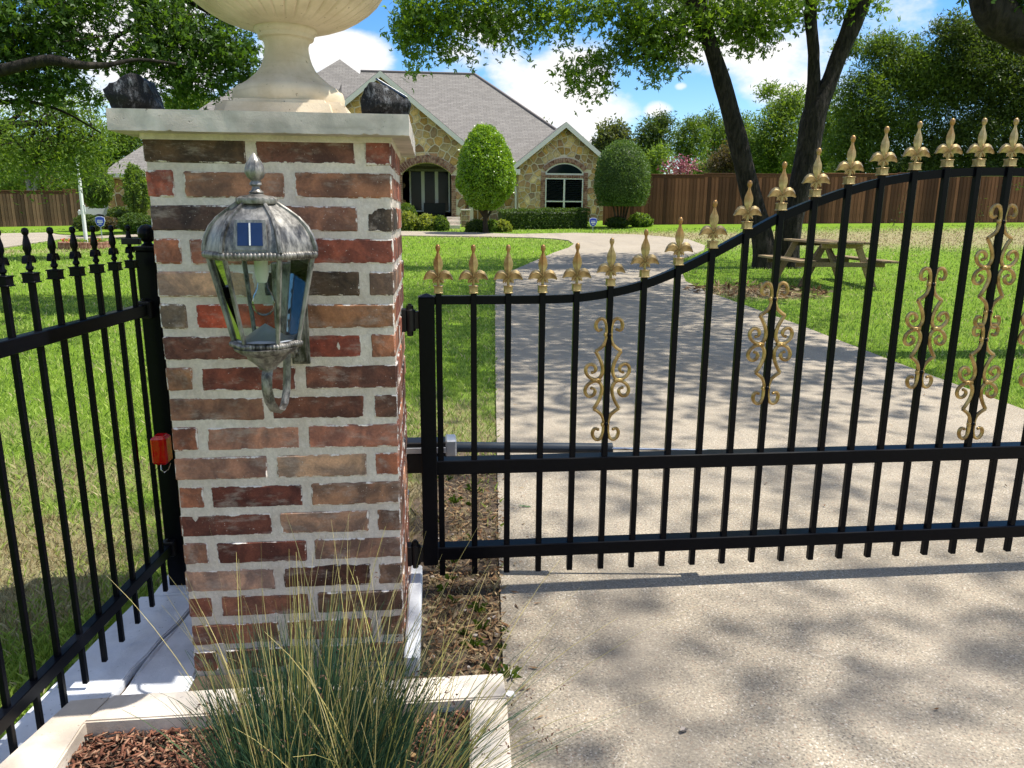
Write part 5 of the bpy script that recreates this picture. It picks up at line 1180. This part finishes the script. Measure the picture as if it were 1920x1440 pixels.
def tree(name, label, blobs, Y, leafmat, lsize, dens, per=14, spread=.3, trunks=None, bark='bark', group=None, tmpl=DIAMOND, extra=None, thick=1.0, cat='tree', crown='crown', twigs=0, rough_amp=.0, droop=0):
    c0 = atY(blobs[0][0], blobs[0][1], Y); t = empty(name, (0, 0, 0), label, cat, group)
    C = px_blobs(blobs, Y, per, dens, spread, thick)
    if extra is not None: C = np.concatenate([C, extra])
    P = cluster_points(C, per, spread, droop); cr = link(crown, leaves(crown, P, lsize, tmpl), leafmat, t)
    if trunks:
        mb = trunk_mb(trunks, Y, k=12); link('trunk', rough(mb, rough_amp, 3.0).mesh('trunk', 80) if rough_amp else mb.mesh('trunk', 80), bark, t)
    else:
        c0 = atY(blobs[0][0], max(blobs[0][1], 265), Y); gx = c0[0]; rad = blobs[0][2]*(Y-CY)/FPX*.08+.05
        MB().tube([(gx, Y, float(gz(gx, Y))-.1), (gx+.1, Y, c0[2]*.5), (gx, Y, c0[2])], [rad, rad*.8, rad*.4], 8).build('trunk', bark, t, 80)
    if twigs:
        mb = MB(); idx = RNG.choice(len(C), min(twigs, len(C)), replace=False)
        for i in idx:
            p = C[i]; q = C[RNG.integers(len(C))]; dd = q-p; l = np.linalg.norm(dd)
            if l > 1.6 or l < .2: continue
            mb.tube([tuple(p), tuple(p+dd*.5+RNG.normal(size=3)*.06), tuple(q)], [.006*spread/.15, .010*spread/.15, .016*spread/.15], 4)
        mb.build('twigs', 'twig', t)['kind'] = 'stuff'
    return t
# left oak, crown spreading over the fence and the pillar
tree('oak_tree', 'big leafy oak at upper left with a dark horizontal limb behind the lantern pillar',
     [(60, 30, 90, 60), (150, 20, 60, 40), (30, 100, 70, 45), (110, 100, 60, 40), (165, 80, 28, 34), (300, 30, 62, 45), (265, 10, 26, 20), (380, 60, 70, 40), (330, 90, 70, 45), (430, 90, 50, 35), (460, 110, 28, 30), (275, 100, 42, 35), (400, 140, 70, 28), (300, 140, 50, 25), (360, 165, 50, 16), (310, 172, 16, 10), (455, 150, 26, 22), (238, 112, 22, 12), (40, 160, 60, 35), (120, 165, 50, 30), (70, -60, 160, 60, 1), (250, -60, 150, 60, 1), (420, 0, 90, 50, .5), (400, -70, 110, 60, 1), (-80, 60, 100, 120), (205, 85, 12, 12), (190, 115, 16, 10)],
     8.5, 'oak_leaf', .070, 2.3, 12, .07, [[(-420, 420, 150), (-330, 200, 120), (-240, 60, 90), (-100, -20, 60)], [(-300, 160, 60, -.6), (-120, 150, 34, -1), (0, 132, 20, -1.2), (60, 118, 18, -1.2), (100, 113, 18, -1.2), (150, 122, 14, -1.1), (200, 122, 9, -1), (260, 112, 6, -.8), (330, 120, 5, -.6)], [(-60, 185, 12), (0, 192, 8), (50, 190, 6), (120, 210, 4), (190, 250, 2.5)], [(205, 95, 3), (215, 72, 5), (238, 58, 7), (262, 40, 7), (290, 0, 9)], [(-220, 30, 50), (60, -40, 28), (250, -50, 20), (420, 40, 6)]], 'bark', tmpl=LOBED, twigs=200, droop=.05,
     extra=ellipsoid_pts(700, (-3.6, 5.2, 6.0), (3.2, 3.6, 1.5), .2))
tree('shade_tree', 'light green tree with drooping sprays in front of the far left fence', [(70, 230, 85, 40), (150, 225, 60, 38), (165, 258, 38, 24), (30, 270, 50, 35), (90, 275, 60, 32), (200, 268, 22, 9), (150, 290, 50, 22), (60, 310, 40, 14), (170, 312, 35, 12), (-40, 240, 60, 50), (120, 180, 70, 25)],
     17.5, 'light_leaf', .12, 5.6, 10, .20, [[(-60, 470, 26), (-50, 330, 20), (-10, 250, 14), (80, 230, 8), (190, 262, 3)], [(-20, 260, 10), (60, 200, 6), (140, 190, 3)]], 'bark', tmpl=LONG, twigs=80, droop=.25)
tree('crepe_myrtle', 'slender tree with two pale smooth forked trunks behind the left fence', [(60, 300, 45, 22), (30, 285, 40, 22), (95, 290, 30, 18), (10, 320, 20, 10)], 44, 'light_leaf', .22, 8, 10, .5,
     [[(57, 392, 12), (56, 360, 9), (50, 330, 7), (44, 300, 7), (44, 270, 5)], [(60, 372, 8), (68, 340, 7), (70, 310, 6), (72, 280, 4)]], 'pale_bark')
# big two-stemmed oak by the picnic table
OK_Y = 14.6
oak_extra = np.concatenate([ellipsoid_pts(1650, (6.4, 8.6, 8.8), (3.6, 4.4, 1.6), .1), ellipsoid_pts(650, (8.8, 13.0, 10.2), (5, 5, 2), .3), ellipsoid_pts(620, (6.0, 4.6, 8.0), (2.8, 2.6, 1.2), .1)])
tree('oak_tree', 'tall oak forking into two dark trunks beside the picnic table',
     [(800, 15, 55, 42), (765, 50, 24, 38), (790, 65, 38, 30), (775, 105, 14, 18), (850, 40, 50, 32), (835, 85, 20, 16), (880, 105, 8, 16), (905, 25, 50, 38), (935, 50, 28, 20), (950, 80, 16, 8), (1000, 15, 60, 22), (985, 60, 20, 18), (1010, 45, 14, 16), (1070, 15, 45, 22), (1065, 55, 24, 14), (1130, 15, 45, 18), (1085, 130, 34, 18), (1060, 125, 12, 10), (1110, 108, 24, 18), (1080, 158, 10, 10), (1125, 152, 22, 18), (1095, 160, 18, 8), (1150, 95, 24, 22), (1180, 70, 30, 30), (1210, 90, 32, 32), (1200, 25, 60, 30), (1225, 125, 16, 18), (1240, 60, 40, 34), (1265, 95, 34, 28), (1285, 40, 40, 34), (1300, 80, 14, 14), (1235, 140, 8, 8),
      (1350, 25, 40, 32), (1385, 40, 48, 36), (1380, 80, 20, 16), (1415, 62, 40, 24), (1440, 20, 60, 24), (1490, 15, 40, 20), (1460, 50, 20, 12), (1580, 5, 30, 14), (1640, 5, 25, 12), (1300, -50, 300, 50, 1), (900, -50, 160, 35, 0), (1500, -80, 200, 60, 2)],
     OK_Y, 'oak_bright', .112, 2.9, 11, .15,
     [[(1434, 522, 66), (1433, 500, 50), (1431, 455, 40), (1421, 410, 39), (1404, 350, 37), (1383, 260, 35), (1360, 175, 32), (1337, 100, 28), (1321, 50, 27), (1303, -5, 30), (1285, -60, 26)],
      [(1482, 518, 54), (1479, 490, 40), (1484, 420, 40), (1500, 350, 41), (1514, 290, 43), (1527, 215, 44), (1556, 150, 30), (1577, 95, 30), (1598, 45, 34), (1620, -20, 38)],
      [(1518, 235, 32), (1523, 190, 25), (1526, 140, 22), (1525, 90, 20), (1520, 40, 21), (1521, -20, 22)],
      [(1312, 20, 16), (1275, -5, 12), (1200, -25, 10), (1080, -20, 7), (930, -10, 5), (800, 10, 3)], [(1300, -5, 8), (1275, 18, 6), (1240, 45, 4), (1225, 90, 3), (1180, 110, 2)], [(1335, 90, 6), (1270, 60, 4), (1235, 110, 3), (1205, 80, 2.5), (1150, 120, 2)], [(1480, -30, 8), (1420, 10, 5), (1380, 60, 3)]],
     'bark', tmpl=LOBED, extra=oak_extra, twigs=260, rough_amp=.02, droop=.08)
# tree just right of the frame whose limb hangs in at the top right
near_extra = np.concatenate([ellipsoid_pts(250, (6.6, .2, 10.5), (3.2, 3.0, 1.1), .1), ellipsoid_pts(110, (4.4, .3, 9.6), (1.0, 1.8, .6), .1)])
tree('oak_tree', 'dark rough oak limb reaching in at the top right corner over the gate', [(1950, -60, 60, 30), (1905, -20, 24, 12)], 4.6, 'oak_leaf', .075, 6, 12, .13,
     [[(2700, 900, 200), (2600, 500, 170), (2420, 260, 140), (2200, 150, 100), (2050, 110, 80), (1950, 78, 66), (1900, 52, 64), (1868, 28, 66), (1852, -10, 60), (1845, -80, 56), (1900, -260, 40)], [(2420, 260, 90), (2500, -200, 80), (2400, -700, 50)]], 'bark', tmpl=LOBED, extra=near_extra, rough_amp=.012)
def sprig(label, pts, Y, n, ls):
    t = empty('hanging_twig', (0, 0, 0), label, 'twig', 'thin leafy twigs hanging before the lawn'); P = [tuple(atY(a, b, Y)) for a, b in pts]; MB().tube(P, [.003]+[.0015]*(len(P)-1), 4).build('stem', 'twig', t)
    C = []
    for a, b in zip(P[len(P)//3:-1], P[len(P)//3+1:]):
        for _ in range(n): C.append(np.array(a)+(np.array(b)-np.array(a))*random.random()+RNG.normal(size=3)*np.array([.03, .05, .02]))
    link('leaves', leaves('leaves', np.array(C), ls, LONG), 'dark_leaf', t)
sprig('thin leafy twig hanging in front of the right lawn above the picnic table', [(1712, 330), (1700, 360), (1688, 400), (1672, 425), (1662, 448)], 6.5, 14, .035)
sprig('thin leafy twig hanging before the cedar fence near the tallest gate scroll', [(1850, 330), (1846, 360), (1842, 400), (1836, 420)], 6.5, 12, .03)
sprig('thin leafy twig at the right edge below the gate top rail', [(1945, 330), (1925, 345), (1905, 350), (1880, 348)], 6.5, 16, .04)
BG = [('broad pale green tree left of the tall oak beyond the cedar fence', [(1450, 255, 55, 60), (1480, 200, 40, 35), (1420, 300, 40, 45), (1470, 310, 45, 30)], 46, 'light_leaf'),
      ('feathery light green tree between the two oak trunks', [(1520, 300, 60, 42), (1560, 240, 50, 45), (1540, 180, 30, 24), (1440, 170, 20, 14)], 43, 'light_leaf'),
      ('wide live oak filling the right side beyond the cedar fence', [(1620, 190, 60, 70), (1700, 130, 70, 60), (1650, 90, 40, 30), (1760, 160, 80, 70), (1680, 240, 80, 50), (1600, 270, 60, 45), (1590, 90, 26, 20)], 37, 'mid_leaf'),
      ('dense dark live oak at the far right beyond the cedar fence', [(1830, 120, 80, 80), (1900, 180, 80, 90), (1790, 60, 50, 34), (1880, 70, 60, 50), (1820, 250, 90, 50), (1920, 290, 70, 40), (1980, 150, 90, 120), (1750, 290, 60, 30), (1700, 318, 80, 20), (1850, 312, 90, 26)], 36, 'dark_leaf'),
      ('low dark green tree behind the fence right of the oak', [(1660, 300, 60, 24), (1590, 312, 40, 18), (1730, 310, 50, 18)], 39, 'dark_leaf'),
      ('olive tree rising behind the right end of the house', [(1150, 258, 34, 32), (1130, 280, 26, 26), (1170, 290, 34, 28)], 62, 'olive_leaf'),
      ('dark green tree behind the domed topiary', [(1228, 250, 34, 34), (1215, 280, 36, 30), (1245, 225, 16, 14)], 60, 'dark_leaf'),
      ('mid green tree left of centre in the far row', [(1292, 270, 38, 42), (1300, 235, 18, 14)], 61, 'mid_leaf'),
      ('airy tree with thin top in the far row beside the oak trunk', [(1345, 262, 34, 42), (1330, 225, 16, 14), (1385, 250, 26, 40)], 66, 'mid_leaf'),
      ('small yellow green tree right of the domed topiary', [(1235, 300, 26, 24), (1225, 318, 20, 16)], 45, 'light_leaf'),
      ('bronze leaved tree behind the cedar fence by the pink tree', [(1368, 300, 28, 34), (1345, 312, 24, 22)], 48, 'brown_leaf'),
      ('dark trees bulging behind the cedar fence left of the oak', [(1400, 318, 40, 18), (1320, 318, 26, 14)], 50, 'mid_leaf'),
      ('dark tree far behind the left fence', [(30, 300, 60, 40), (-40, 280, 60, 60)], 62, 'dark_leaf'),
      ('dark round tree far behind the flagpole', [(130, 300, 50, 46), (90, 330, 40, 30)], 60, 'dark_leaf'),
      ('green tree behind the left wing of the house', [(215, 270, 40, 36), (190, 310, 30, 30), (250, 265, 26, 22)], 58, 'mid_leaf'),
      ('bright green tree top showing between the rock light and the urn', [(350, 190, 36, 22), (320, 200, 22, 16), (385, 198, 20, 14)], 60, 'light_leaf')]
for lab, bl, Y, mt in BG:
    s = (Y-CY)/FPX; tree('background_tree', lab, bl, Y, mt, 6.0*s+.03, 26 if Y > 50 else 24, 10, 5.0*s, None, 'bark', thick=.8, tmpl=LONG if mt != 'olive_leaf' else DIAMOND)
pk = tree('pink_myrtle', 'pink flowering crepe myrtle showing above the cedar fence', [(1275, 312, 28, 14), (1290, 318, 22, 12), (1258, 318, 16, 10)], 40, 'pink_flower', .16, 9, 9, .22)
tree('fence_shrub', 'bronze green shrub behind the left fence beside the pale trunks', [(85, 352, 24, 18), (70, 345, 18, 14), (100, 362, 18, 12)], 45, 'brown_leaf', .2, 12, 9, .25, cat='shrub')
tree('fence_shrub', 'yellow green shrub at the far left edge above the fence', [(15, 345, 30, 22), (35, 355, 26, 16), (-20, 345, 30, 22)], 45, 'light_leaf', .2, 12, 9, .25, cat='shrub')
tree('fence_shrub', 'wide green shrub left of the flagpole above the fence', [(125, 350, 28, 26), (110, 360, 20, 18), (140, 365, 16, 18)], 43.5, 'mid_leaf', .2, 12, 9, .25, cat='shrub')
# distant woods closing the horizon
n = 9000; ax = RNG.uniform(-75, 100, n); ay = 78+RNG.random(n)*14; hh = 6.5+2.5*np.sin(ax*.21)+1.6*np.sin(ax*.53+1)+1.2*np.sin(ax*1.3); az = gz(ax, ay)*0+RNG.random(n)**.8*np.maximum(hh, 4.5)+.3
tag(link('far_woods', leaves('far_woods', cluster_points(np.stack([ax, ay, az], 1), 12, .8), .62, DIAMOND), 'dark_leaf'), 'distant line of dark green woods along the horizon', 'woods', None, 'stuff')
# ------------------------------------------------------------------ shrubs
def shell_bush(name, label, c, r, n, mat, ls, cat='shrub', trunks=None, squash=None, flatb=0.0, group=None, bumpy=.06, core=True, tmpl=DIAMOND):
    """leaves crowded into the outer skin of a clipped shape, over twigs"""
    from mathutils import noise
    t = empty(name, (0, 0, 0), label, cat, group)
    d = RNG.normal(size=(n, 3)); d /= np.linalg.norm(d, axis=1)[:, None]; rr = 1-np.abs(RNG.normal(size=n))*.09+(RNG.random(n) < .05)*RNG.random(n)*.09
    amp = np.array([noise.noise(Vector(v)*2.6)+.5*noise.noise(Vector(v)*7) for v in d]); rr = rr*(1+amp*bumpy)
    P = d*rr[:, None]*np.array(r)
    if squash: k = squash(P[:, 2]/r[2]); P[:, 0] *= k; P[:, 1] *= k
    if flatb: P[:, 2] = np.maximum(P[:, 2], -flatb*r[2]+RNG.random(n)*.05)
    P += np.array(c); link('foliage', leaves('foliage', P, ls, tmpl), mat, t)
    if core:
        bm = bmesh.new(); bmesh.ops.create_icosphere(bm, subdivisions=3, radius=1)
        for v in bm.verts:
            k = float(squash(np.array([v.co.z]))[0]) if squash else 1; q = Vector((v.co.x*r[0]*.86*k, v.co.y*r[1]*.86*k, max(v.co.z*.86, -(flatb or 1)*.9)*r[2])); v.co = q+Vector(c)
        mb = MB().bm(bm); mb.build('inner_growth', 'hedge_leaf', t, 80)
    if trunks: trunks.build('trunk', 'twig', t, 80)
    return t
def bush_px(name, label, x0, x1, y0, y1, Y, mat, ls, n, **k):
    s = (Y-CY)/FPX; c = atY((x0+x1)/2, (y0+y1)/2, Y); rx, rz_ = (x1-x0)/2*s, (y1-y0)/2*s; return shell_bush(name, label, tuple(c), (rx, min(rx, k.pop('ry', rx)), rz_), n, mat, ls, **k)
# egg topiary on a stem
eg = lambda z: np.interp(z, [-1, -.8, -.45, -.1, .3, .65, .9, 1], [.9, 1.10, 1.14, 1.08, 1.0, .95, .95, 1.0])
c = atY(911, 318, 28); s = (28-CY)/FPX; g0 = float(gz(c[0], 28)); tk = MB()
tk.tube([(c[0], 28, g0-.1), (c[0]-.03, 28, g0+.5), (c[0]+.03, 28, g0+1.3), (c[0], 28, g0+2.0)], [.13, .09, .08, .05], 8)
for a in (-.55, .5, -.25): tk.tube([(c[0], 28, g0+.55), (c[0]+a*.6, 28+a*.3, g0+1.0), (c[0]+a, 28-a*.2, g0+1.6)], [.06, .045, .025], 6)
shell_bush('topiary_tree', 'egg-shaped bright green topiary tree in front of the house', tuple(c), (49*s, 49*s, 76*s), 30000, 'topiary_leaf', .095, 'topiary', tk, eg, .93, None, .09)
dm = lambda z: np.interp(z, [-1, -.9, -.6, -.2, .3, .7, 1], [1.55, 1.6, 1.2, 1.03, 1.0, 1.0, 1.0])
c = atY(1167, 330, 31); s = (31-CY)/FPX; g0 = float(gz(c[0], 31)); tk = MB()
for a in (-.5, -.25, 0, .22, .45): tk.tube([(c[0]+a*.25, 31, g0-.1), (c[0]+a*.6, 31+a*.2, g0+.6), (c[0]+a, 31, g0+1.5)], [.06, .045, .03], 6)
shell_bush('topiary_tree', 'domed dark green clipped tree at the right end of the house', tuple(c), (50*s, 50*s, 64*s), 24000, 'dome_leaf', .075, 'topiary', tk, dm, .84, None, .05)
def hedge(name, label, a, b, depth, H, mat, n, ls):
    from mathutils import noise
    t = empty(name, (0, 0, 0), label, 'hedge'); a, b = Vector(a), Vector(b); L = (b-a).length; d = (b-a).normalized(); w = Vector((-d.y, d.x)); u = RNG.random(n)*L; f = RNG.random(n); v = np.where(f < .4, 0, RNG.random(n))*depth; z = np.where(f < .4, RNG.random(n), 1.0)*H
    z = z+np.array([noise.noise(Vector((uu*1.6, vv, 1)))*.07+noise.noise(Vector((uu*6, vv*5, 1)))*.05 for uu, vv in zip(u, v)])*(z > .3); v = v+RNG.normal(size=n)*.04
    x = a.x+d.x*u+w.x*v; y = a.y+d.y*u+w.y*v; P = np.stack([x, y, gz(x, y)+np.maximum(z, .02)+RNG.normal(size=n)*.02], 1); link('foliage', leaves('foliage', P, ls), mat, t)
    m = (a+b)/2+w*depth/2; MB().box(-L/2+.06, L/2-.06, -depth/2+.08, depth/2-.08, 0, H-.08, .08).build('inner_growth', 'hedge_leaf', t, loc=(m.x, m.y, float(gz(m.x, m.y))), rot=(0, 0, math.atan2(d.y, d.x)))
q0 = atY(941, 435, 30.2); q1 = atY(1106, 435, 30.8)
hedge('clipped_hedge', 'low clipped box hedge under the arched window of the house', q0[:2], q1[:2], 1.1, .80, 'hedge_leaf', 9000, .08)
for lab, x0, x1, y0, y1, Y, mt in [
    ('round dark green ball shrub just right of the pillar by the porch', 745, 781, 383, 425, 32.5, 'mid_leaf'), ('yellow green leafy shrub touching the pillar edge near the porch', 748, 784, 400, 440, 30.5, 'yellow_leaf'),
    ('medium yellow green shrub in front of the porch window', 781, 822, 404, 442, 30.5, 'yellow_leaf'), ('darker green shrub left of the stone steps', 812, 842, 406, 441, 30.2, 'mid_leaf'),
    ('dark blue green shrub under the egg topiary', 873, 918, 413, 444, 29.0, 'dark_leaf'), ('pale green shrub right of the egg topiary stem', 912, 937, 414, 444, 28.8, 'light_leaf'), ('small yellow green shrub at the left end of the hedge', 930, 958, 414, 442, 28.8, 'yellow_leaf'),
    ('low dark shrub under the domed tree', 1136, 1178, 407, 429, 31.0, 'dark_leaf'), ('pale green shrub right of the domed tree stems', 1180, 1222, 401, 429, 31.5, 'light_leaf'), ('small green shrub behind the hedge below the gable window', 1040, 1062, 396, 408, 33, 'light_leaf'),
    ('tall rounded green shrub between the flagpole and the left wing', 150, 206, 306, 388, 31.5, 'mid_leaf'), ('feathery yellow green shrub against the left wing wall', 236, 276, 318, 404, 29, 'light_leaf'), ('dark low hedge shrub below the left wing wall', 206, 268, 389, 414, 30, 'dark_leaf'),
    ('round clipped green shrub next to the pillar on the left', 226, 286, 402, 438, 26.5, 'hedge_leaf'), ('loose dark shrub behind the blue sign on the left', 142, 190, 404, 434, 27.5, 'dark_leaf'), ('loose reddish shrub behind the left island', 186, 222, 408, 430, 28.5, 'brown_leaf')]:
    loose = mt in ('yellow_leaf', 'light_leaf'); bush_px('garden_shrub', lab, x0, x1, y0, y1, Y, mt, .10 if loose else .085, int(2.3*(x1-x0)*(y1-y0)) if (x1-x0)*(y1-y0) < 3000 else 6500, bumpy=.38 if loose else .2, flatb=.95)
# ------------------------------------------------------------------ picnic table
def picnic():
    c = (7.72, 11.55); g0 = float(gz(*c)); rz = R(86)
    t = empty('picnic_table', (c[0], c[1], g0), 'weathered timber picnic table with two attached benches on the lawn under the oak', 'picnic table', None, rz)
    t.scale = (1.1, 1.1, 1.08); Lh = .92
    for k in range(5): MB().box(-Lh, Lh, -.066, .066, -.019, .019, .004).build('tabletop_board', 'pine', t, loc=(0, -.29+k*.145, .735))
    for s in (-1, 1):
        for k in range(2): MB().box(-Lh, Lh, -.066, .066, -.019, .019, .004).build('bench_board', 'pine', t, loc=(0, s*(.60+k*.142), .435))
    for x in (-.62, .62):
        MB().box(x-.02, x+.02, -.74, .74, .335, .413, .003).build('crossbeam', 'pine', t); MB().box(x-.02, x+.02, -.34, .34, .64, .713, .003).build('top_batten', 'pine', t)
        for s in (-1, 1):
            sx = x+.041*(1 if x < 0 else -1)
            MB().prism([(s*.22, .71), (s*.33, .71), (s*.66, 0), (s*.54, 0)], sx-.019, sx+.019, 'x').build('leg', 'pine', t)
    MB().prism([(-.56, .37), (-.47, .37), (-.02, .70), (-.11, .70)], -.02, .02, 'y').build('brace', 'pine', t); MB().prism([(.56, .37), (.47, .37), (.02, .70), (.11, .70)], -.02, .02, 'y').build('brace', 'pine', t)
picnic()
# ------------------------------------------------------------------ flagpole, planter ring, signs, car, lines
fp = onG(163, 465); t = empty('flagpole', (0, 0, 0), 'leaning white flagpole standing in a round brick flower bed', 'flagpole')
b0 = Vector((fp[0], fp[1], fp[2])); t1 = Vector(atY(143, 285, fp[1])); MB().tube([b0, b0.lerp(t1, .5), t1], [.055, .048, .04], 12).build('pole', 'flag_pole', t, 60); MB().box(-.02, .03, -.03, -.0, -.1, .1).build('cleat', 'flag_pole', t, loc=b0.lerp(t1, .42)+Vector((.05, 0, 0)))
MB().lathe([(0, 0), (.05, .02), (.06, .05), (.05, .08), (0, .1)], 12).build('finial', 'flag_pole', t, 60, loc=t1)
rg = empty('brick_flower_bed', (b0.x, b0.y, b0.z), 'low round brick edged flower bed around the flagpole', 'flower bed')
me = MB().box(-.10, .10, -.05, .05, 0, .16, .008).mesh('brick'); me.materials.append(MT['small_brick'])
for lay in range(2):
    for k in range(22):
        a = 2*math.pi*(k+lay*.5)/22; link('brick', me, None, rg, loc=(.68*math.cos(a), .68*math.sin(a), -.06+.165*lay*.5), rot=(0, 0, a+math.pi/2))
MB().lathe([(.62, 0), (.62, .08), (.3, .12), (0, .12)], 24).build('bed_soil', 'soil', rg)
P = ellipsoid_pts(500, (b0.x, b0.y, b0.z+.16), (.5, .5, .10)); tag(link('bedding_flowers', leaves('bedding_flowers', P, .07), 'light_leaf'), 'green bedding plants in the brick ring around the flagpole', 'flowers', None, 'stuff')
P = np.concatenate([ellipsoid_pts(50, (b0.x+.35, b0.y-.2, b0.z+.24), (.2, .2, .07)), ellipsoid_pts(40, (b0.x-.4, b0.y-.2, b0.z+.24), (.2, .2, .07))]); tag(link('red_flowers', leaves('red_flowers', P, .06), 'red_flower'), 'small red flowers in the brick ring around the flagpole', 'flowers', None, 'stuff')
def yard_sign(px, py, Y, label, s=.15):
    v = atY(px, py, Y); g0 = float(gz(v[0], Y)); t = empty('yard_sign', (v[0], Y, g0), label, 'yard sign'); h = v[2]-g0
    MB().box(-.012, .012, -.012, .012, -.1, h).build('stake', 'alu', t)
    o = [(-.9, .9), (-.35, 1.1), (.35, 1.1), (.9, .9), (1, .1), (.65, -.75), (0, -1.1), (-.65, -.75), (-1, .1)]; MB().prism([(a*s, h+b*s) for a, b in o], -.03, -.013).build('shield', 'blue_sign', t)
    MB().prism([(a*s*1.12, h+b*s*1.12) for a, b in o], -.012, -.0).build('shield_border', 'sign_white', t)
    MB().box(-s*.6, s*.6, -.034, -.031, h+.28*s, h+.42*s).box(-s*.62, s*.62, -.034, -.031, h-.18*s, h+.08*s).box(-s*.35, s*.35, -.034, -.031, h-.55*s, h-.42*s).build('print', 'sign_white', t)
yard_sign(1112, 417, 28.6, 'small blue shield-shaped yard sign at the right end of the hedge'); yard_sign(188, 416, 25.5, 'small blue shield-shaped yard sign left of the pillar on the island')
isl = [tuple(onG(a, b)[:2]) for a, b in [(92, 437), (110, 441), (150, 444), (200, 443), (250, 441), (300, 439), (300, 433), (240, 431.5), (180, 432), (130, 433)]]
bm = bmesh.new(); f = bm.faces.new([bm.verts.new((x, y, float(gz(x, y))+.06)) for x, y in isl]); r = bmesh.ops.extrude_face_region(bm, geom=[f]); [setattr(v.co, 'z', v.co.z-.2) for v in r['geom'] if isinstance(v, bmesh.types.BMVert)]; bmesh.ops.recalc_face_normals(bm, faces=bm.faces)
tag(MB().bm(bm).build('lawn_island', 'lawn'), 'small grass island on the far side of the driveway loop at left', None, None, 'structure')
def car():
    v = atY(250, 400, 36); g0 = float(gz(v[0], 36)); t = empty('parked_car', (v[0], 36, g0), 'silver white car parked behind the shrubs beside the left wing of the house', 'car')
    pr = [(-2.2, .35), (-2.25, .75), (-1.9, .95), (-1.1, 1.02), (-.5, 1.5), (.9, 1.52), (1.7, 1.05), (2.2, .95), (2.25, .4)]
    MB().prism(pr, -.85, .85).build('body', 'car_paint', t); MB().prism([(-1.0, 1.03), (-.46, 1.44), (.85, 1.46), (1.5, 1.05)], -.86, -.851).build('side_window', 'car_glass', t)
    MB().add([(-1.12, -.72, 1.04), (-1.12, .72, 1.04), (-.56, .66, 1.48), (-.56, -.66, 1.48)], [(0, 1, 2, 3)]).build('windscreen', 'car_glass', t, loc=(-.02, 0, 0))
    for x in (-1.4, 1.4):
        for y in (-.78, .78): w = MB().lathe([(.32, -.1), (.33, 0), (.32, .1)], 20).build('wheel', 'tyre', t, loc=(x, y, .32), rot=(R(90), 0, 0)); MB().lathe([(.19, -.105), (.19, .105)], 16).build('rim', 'alu', w)
    for x in (-2.1,):
        for y in (-.6, .6): MB().box(x-.12, x+.02, y-.15, y+.15, .70, .82, .02).build('headlight', 'sign_white', t)
    t.rotation_euler = (0, 0, R(20))
car()
for k, (ya, yb) in enumerate([(305, 290), (312, 301), (320, 312)]):
    a = atY(-60, ya, 50); b = atY(330, yb, 50); P = [tuple(a+(b-a)*i/10+np.array([0, 0, -.5*math.sin(math.pi*i/10)])) for i in range(11)]
    tag(MB().tube(P, .025, 4).build('power_line', 'cable'), ['topmost', 'middle', 'lowest'][k]+' of the three overhead cables behind the left trees', 'cable', 'overhead cables at left')
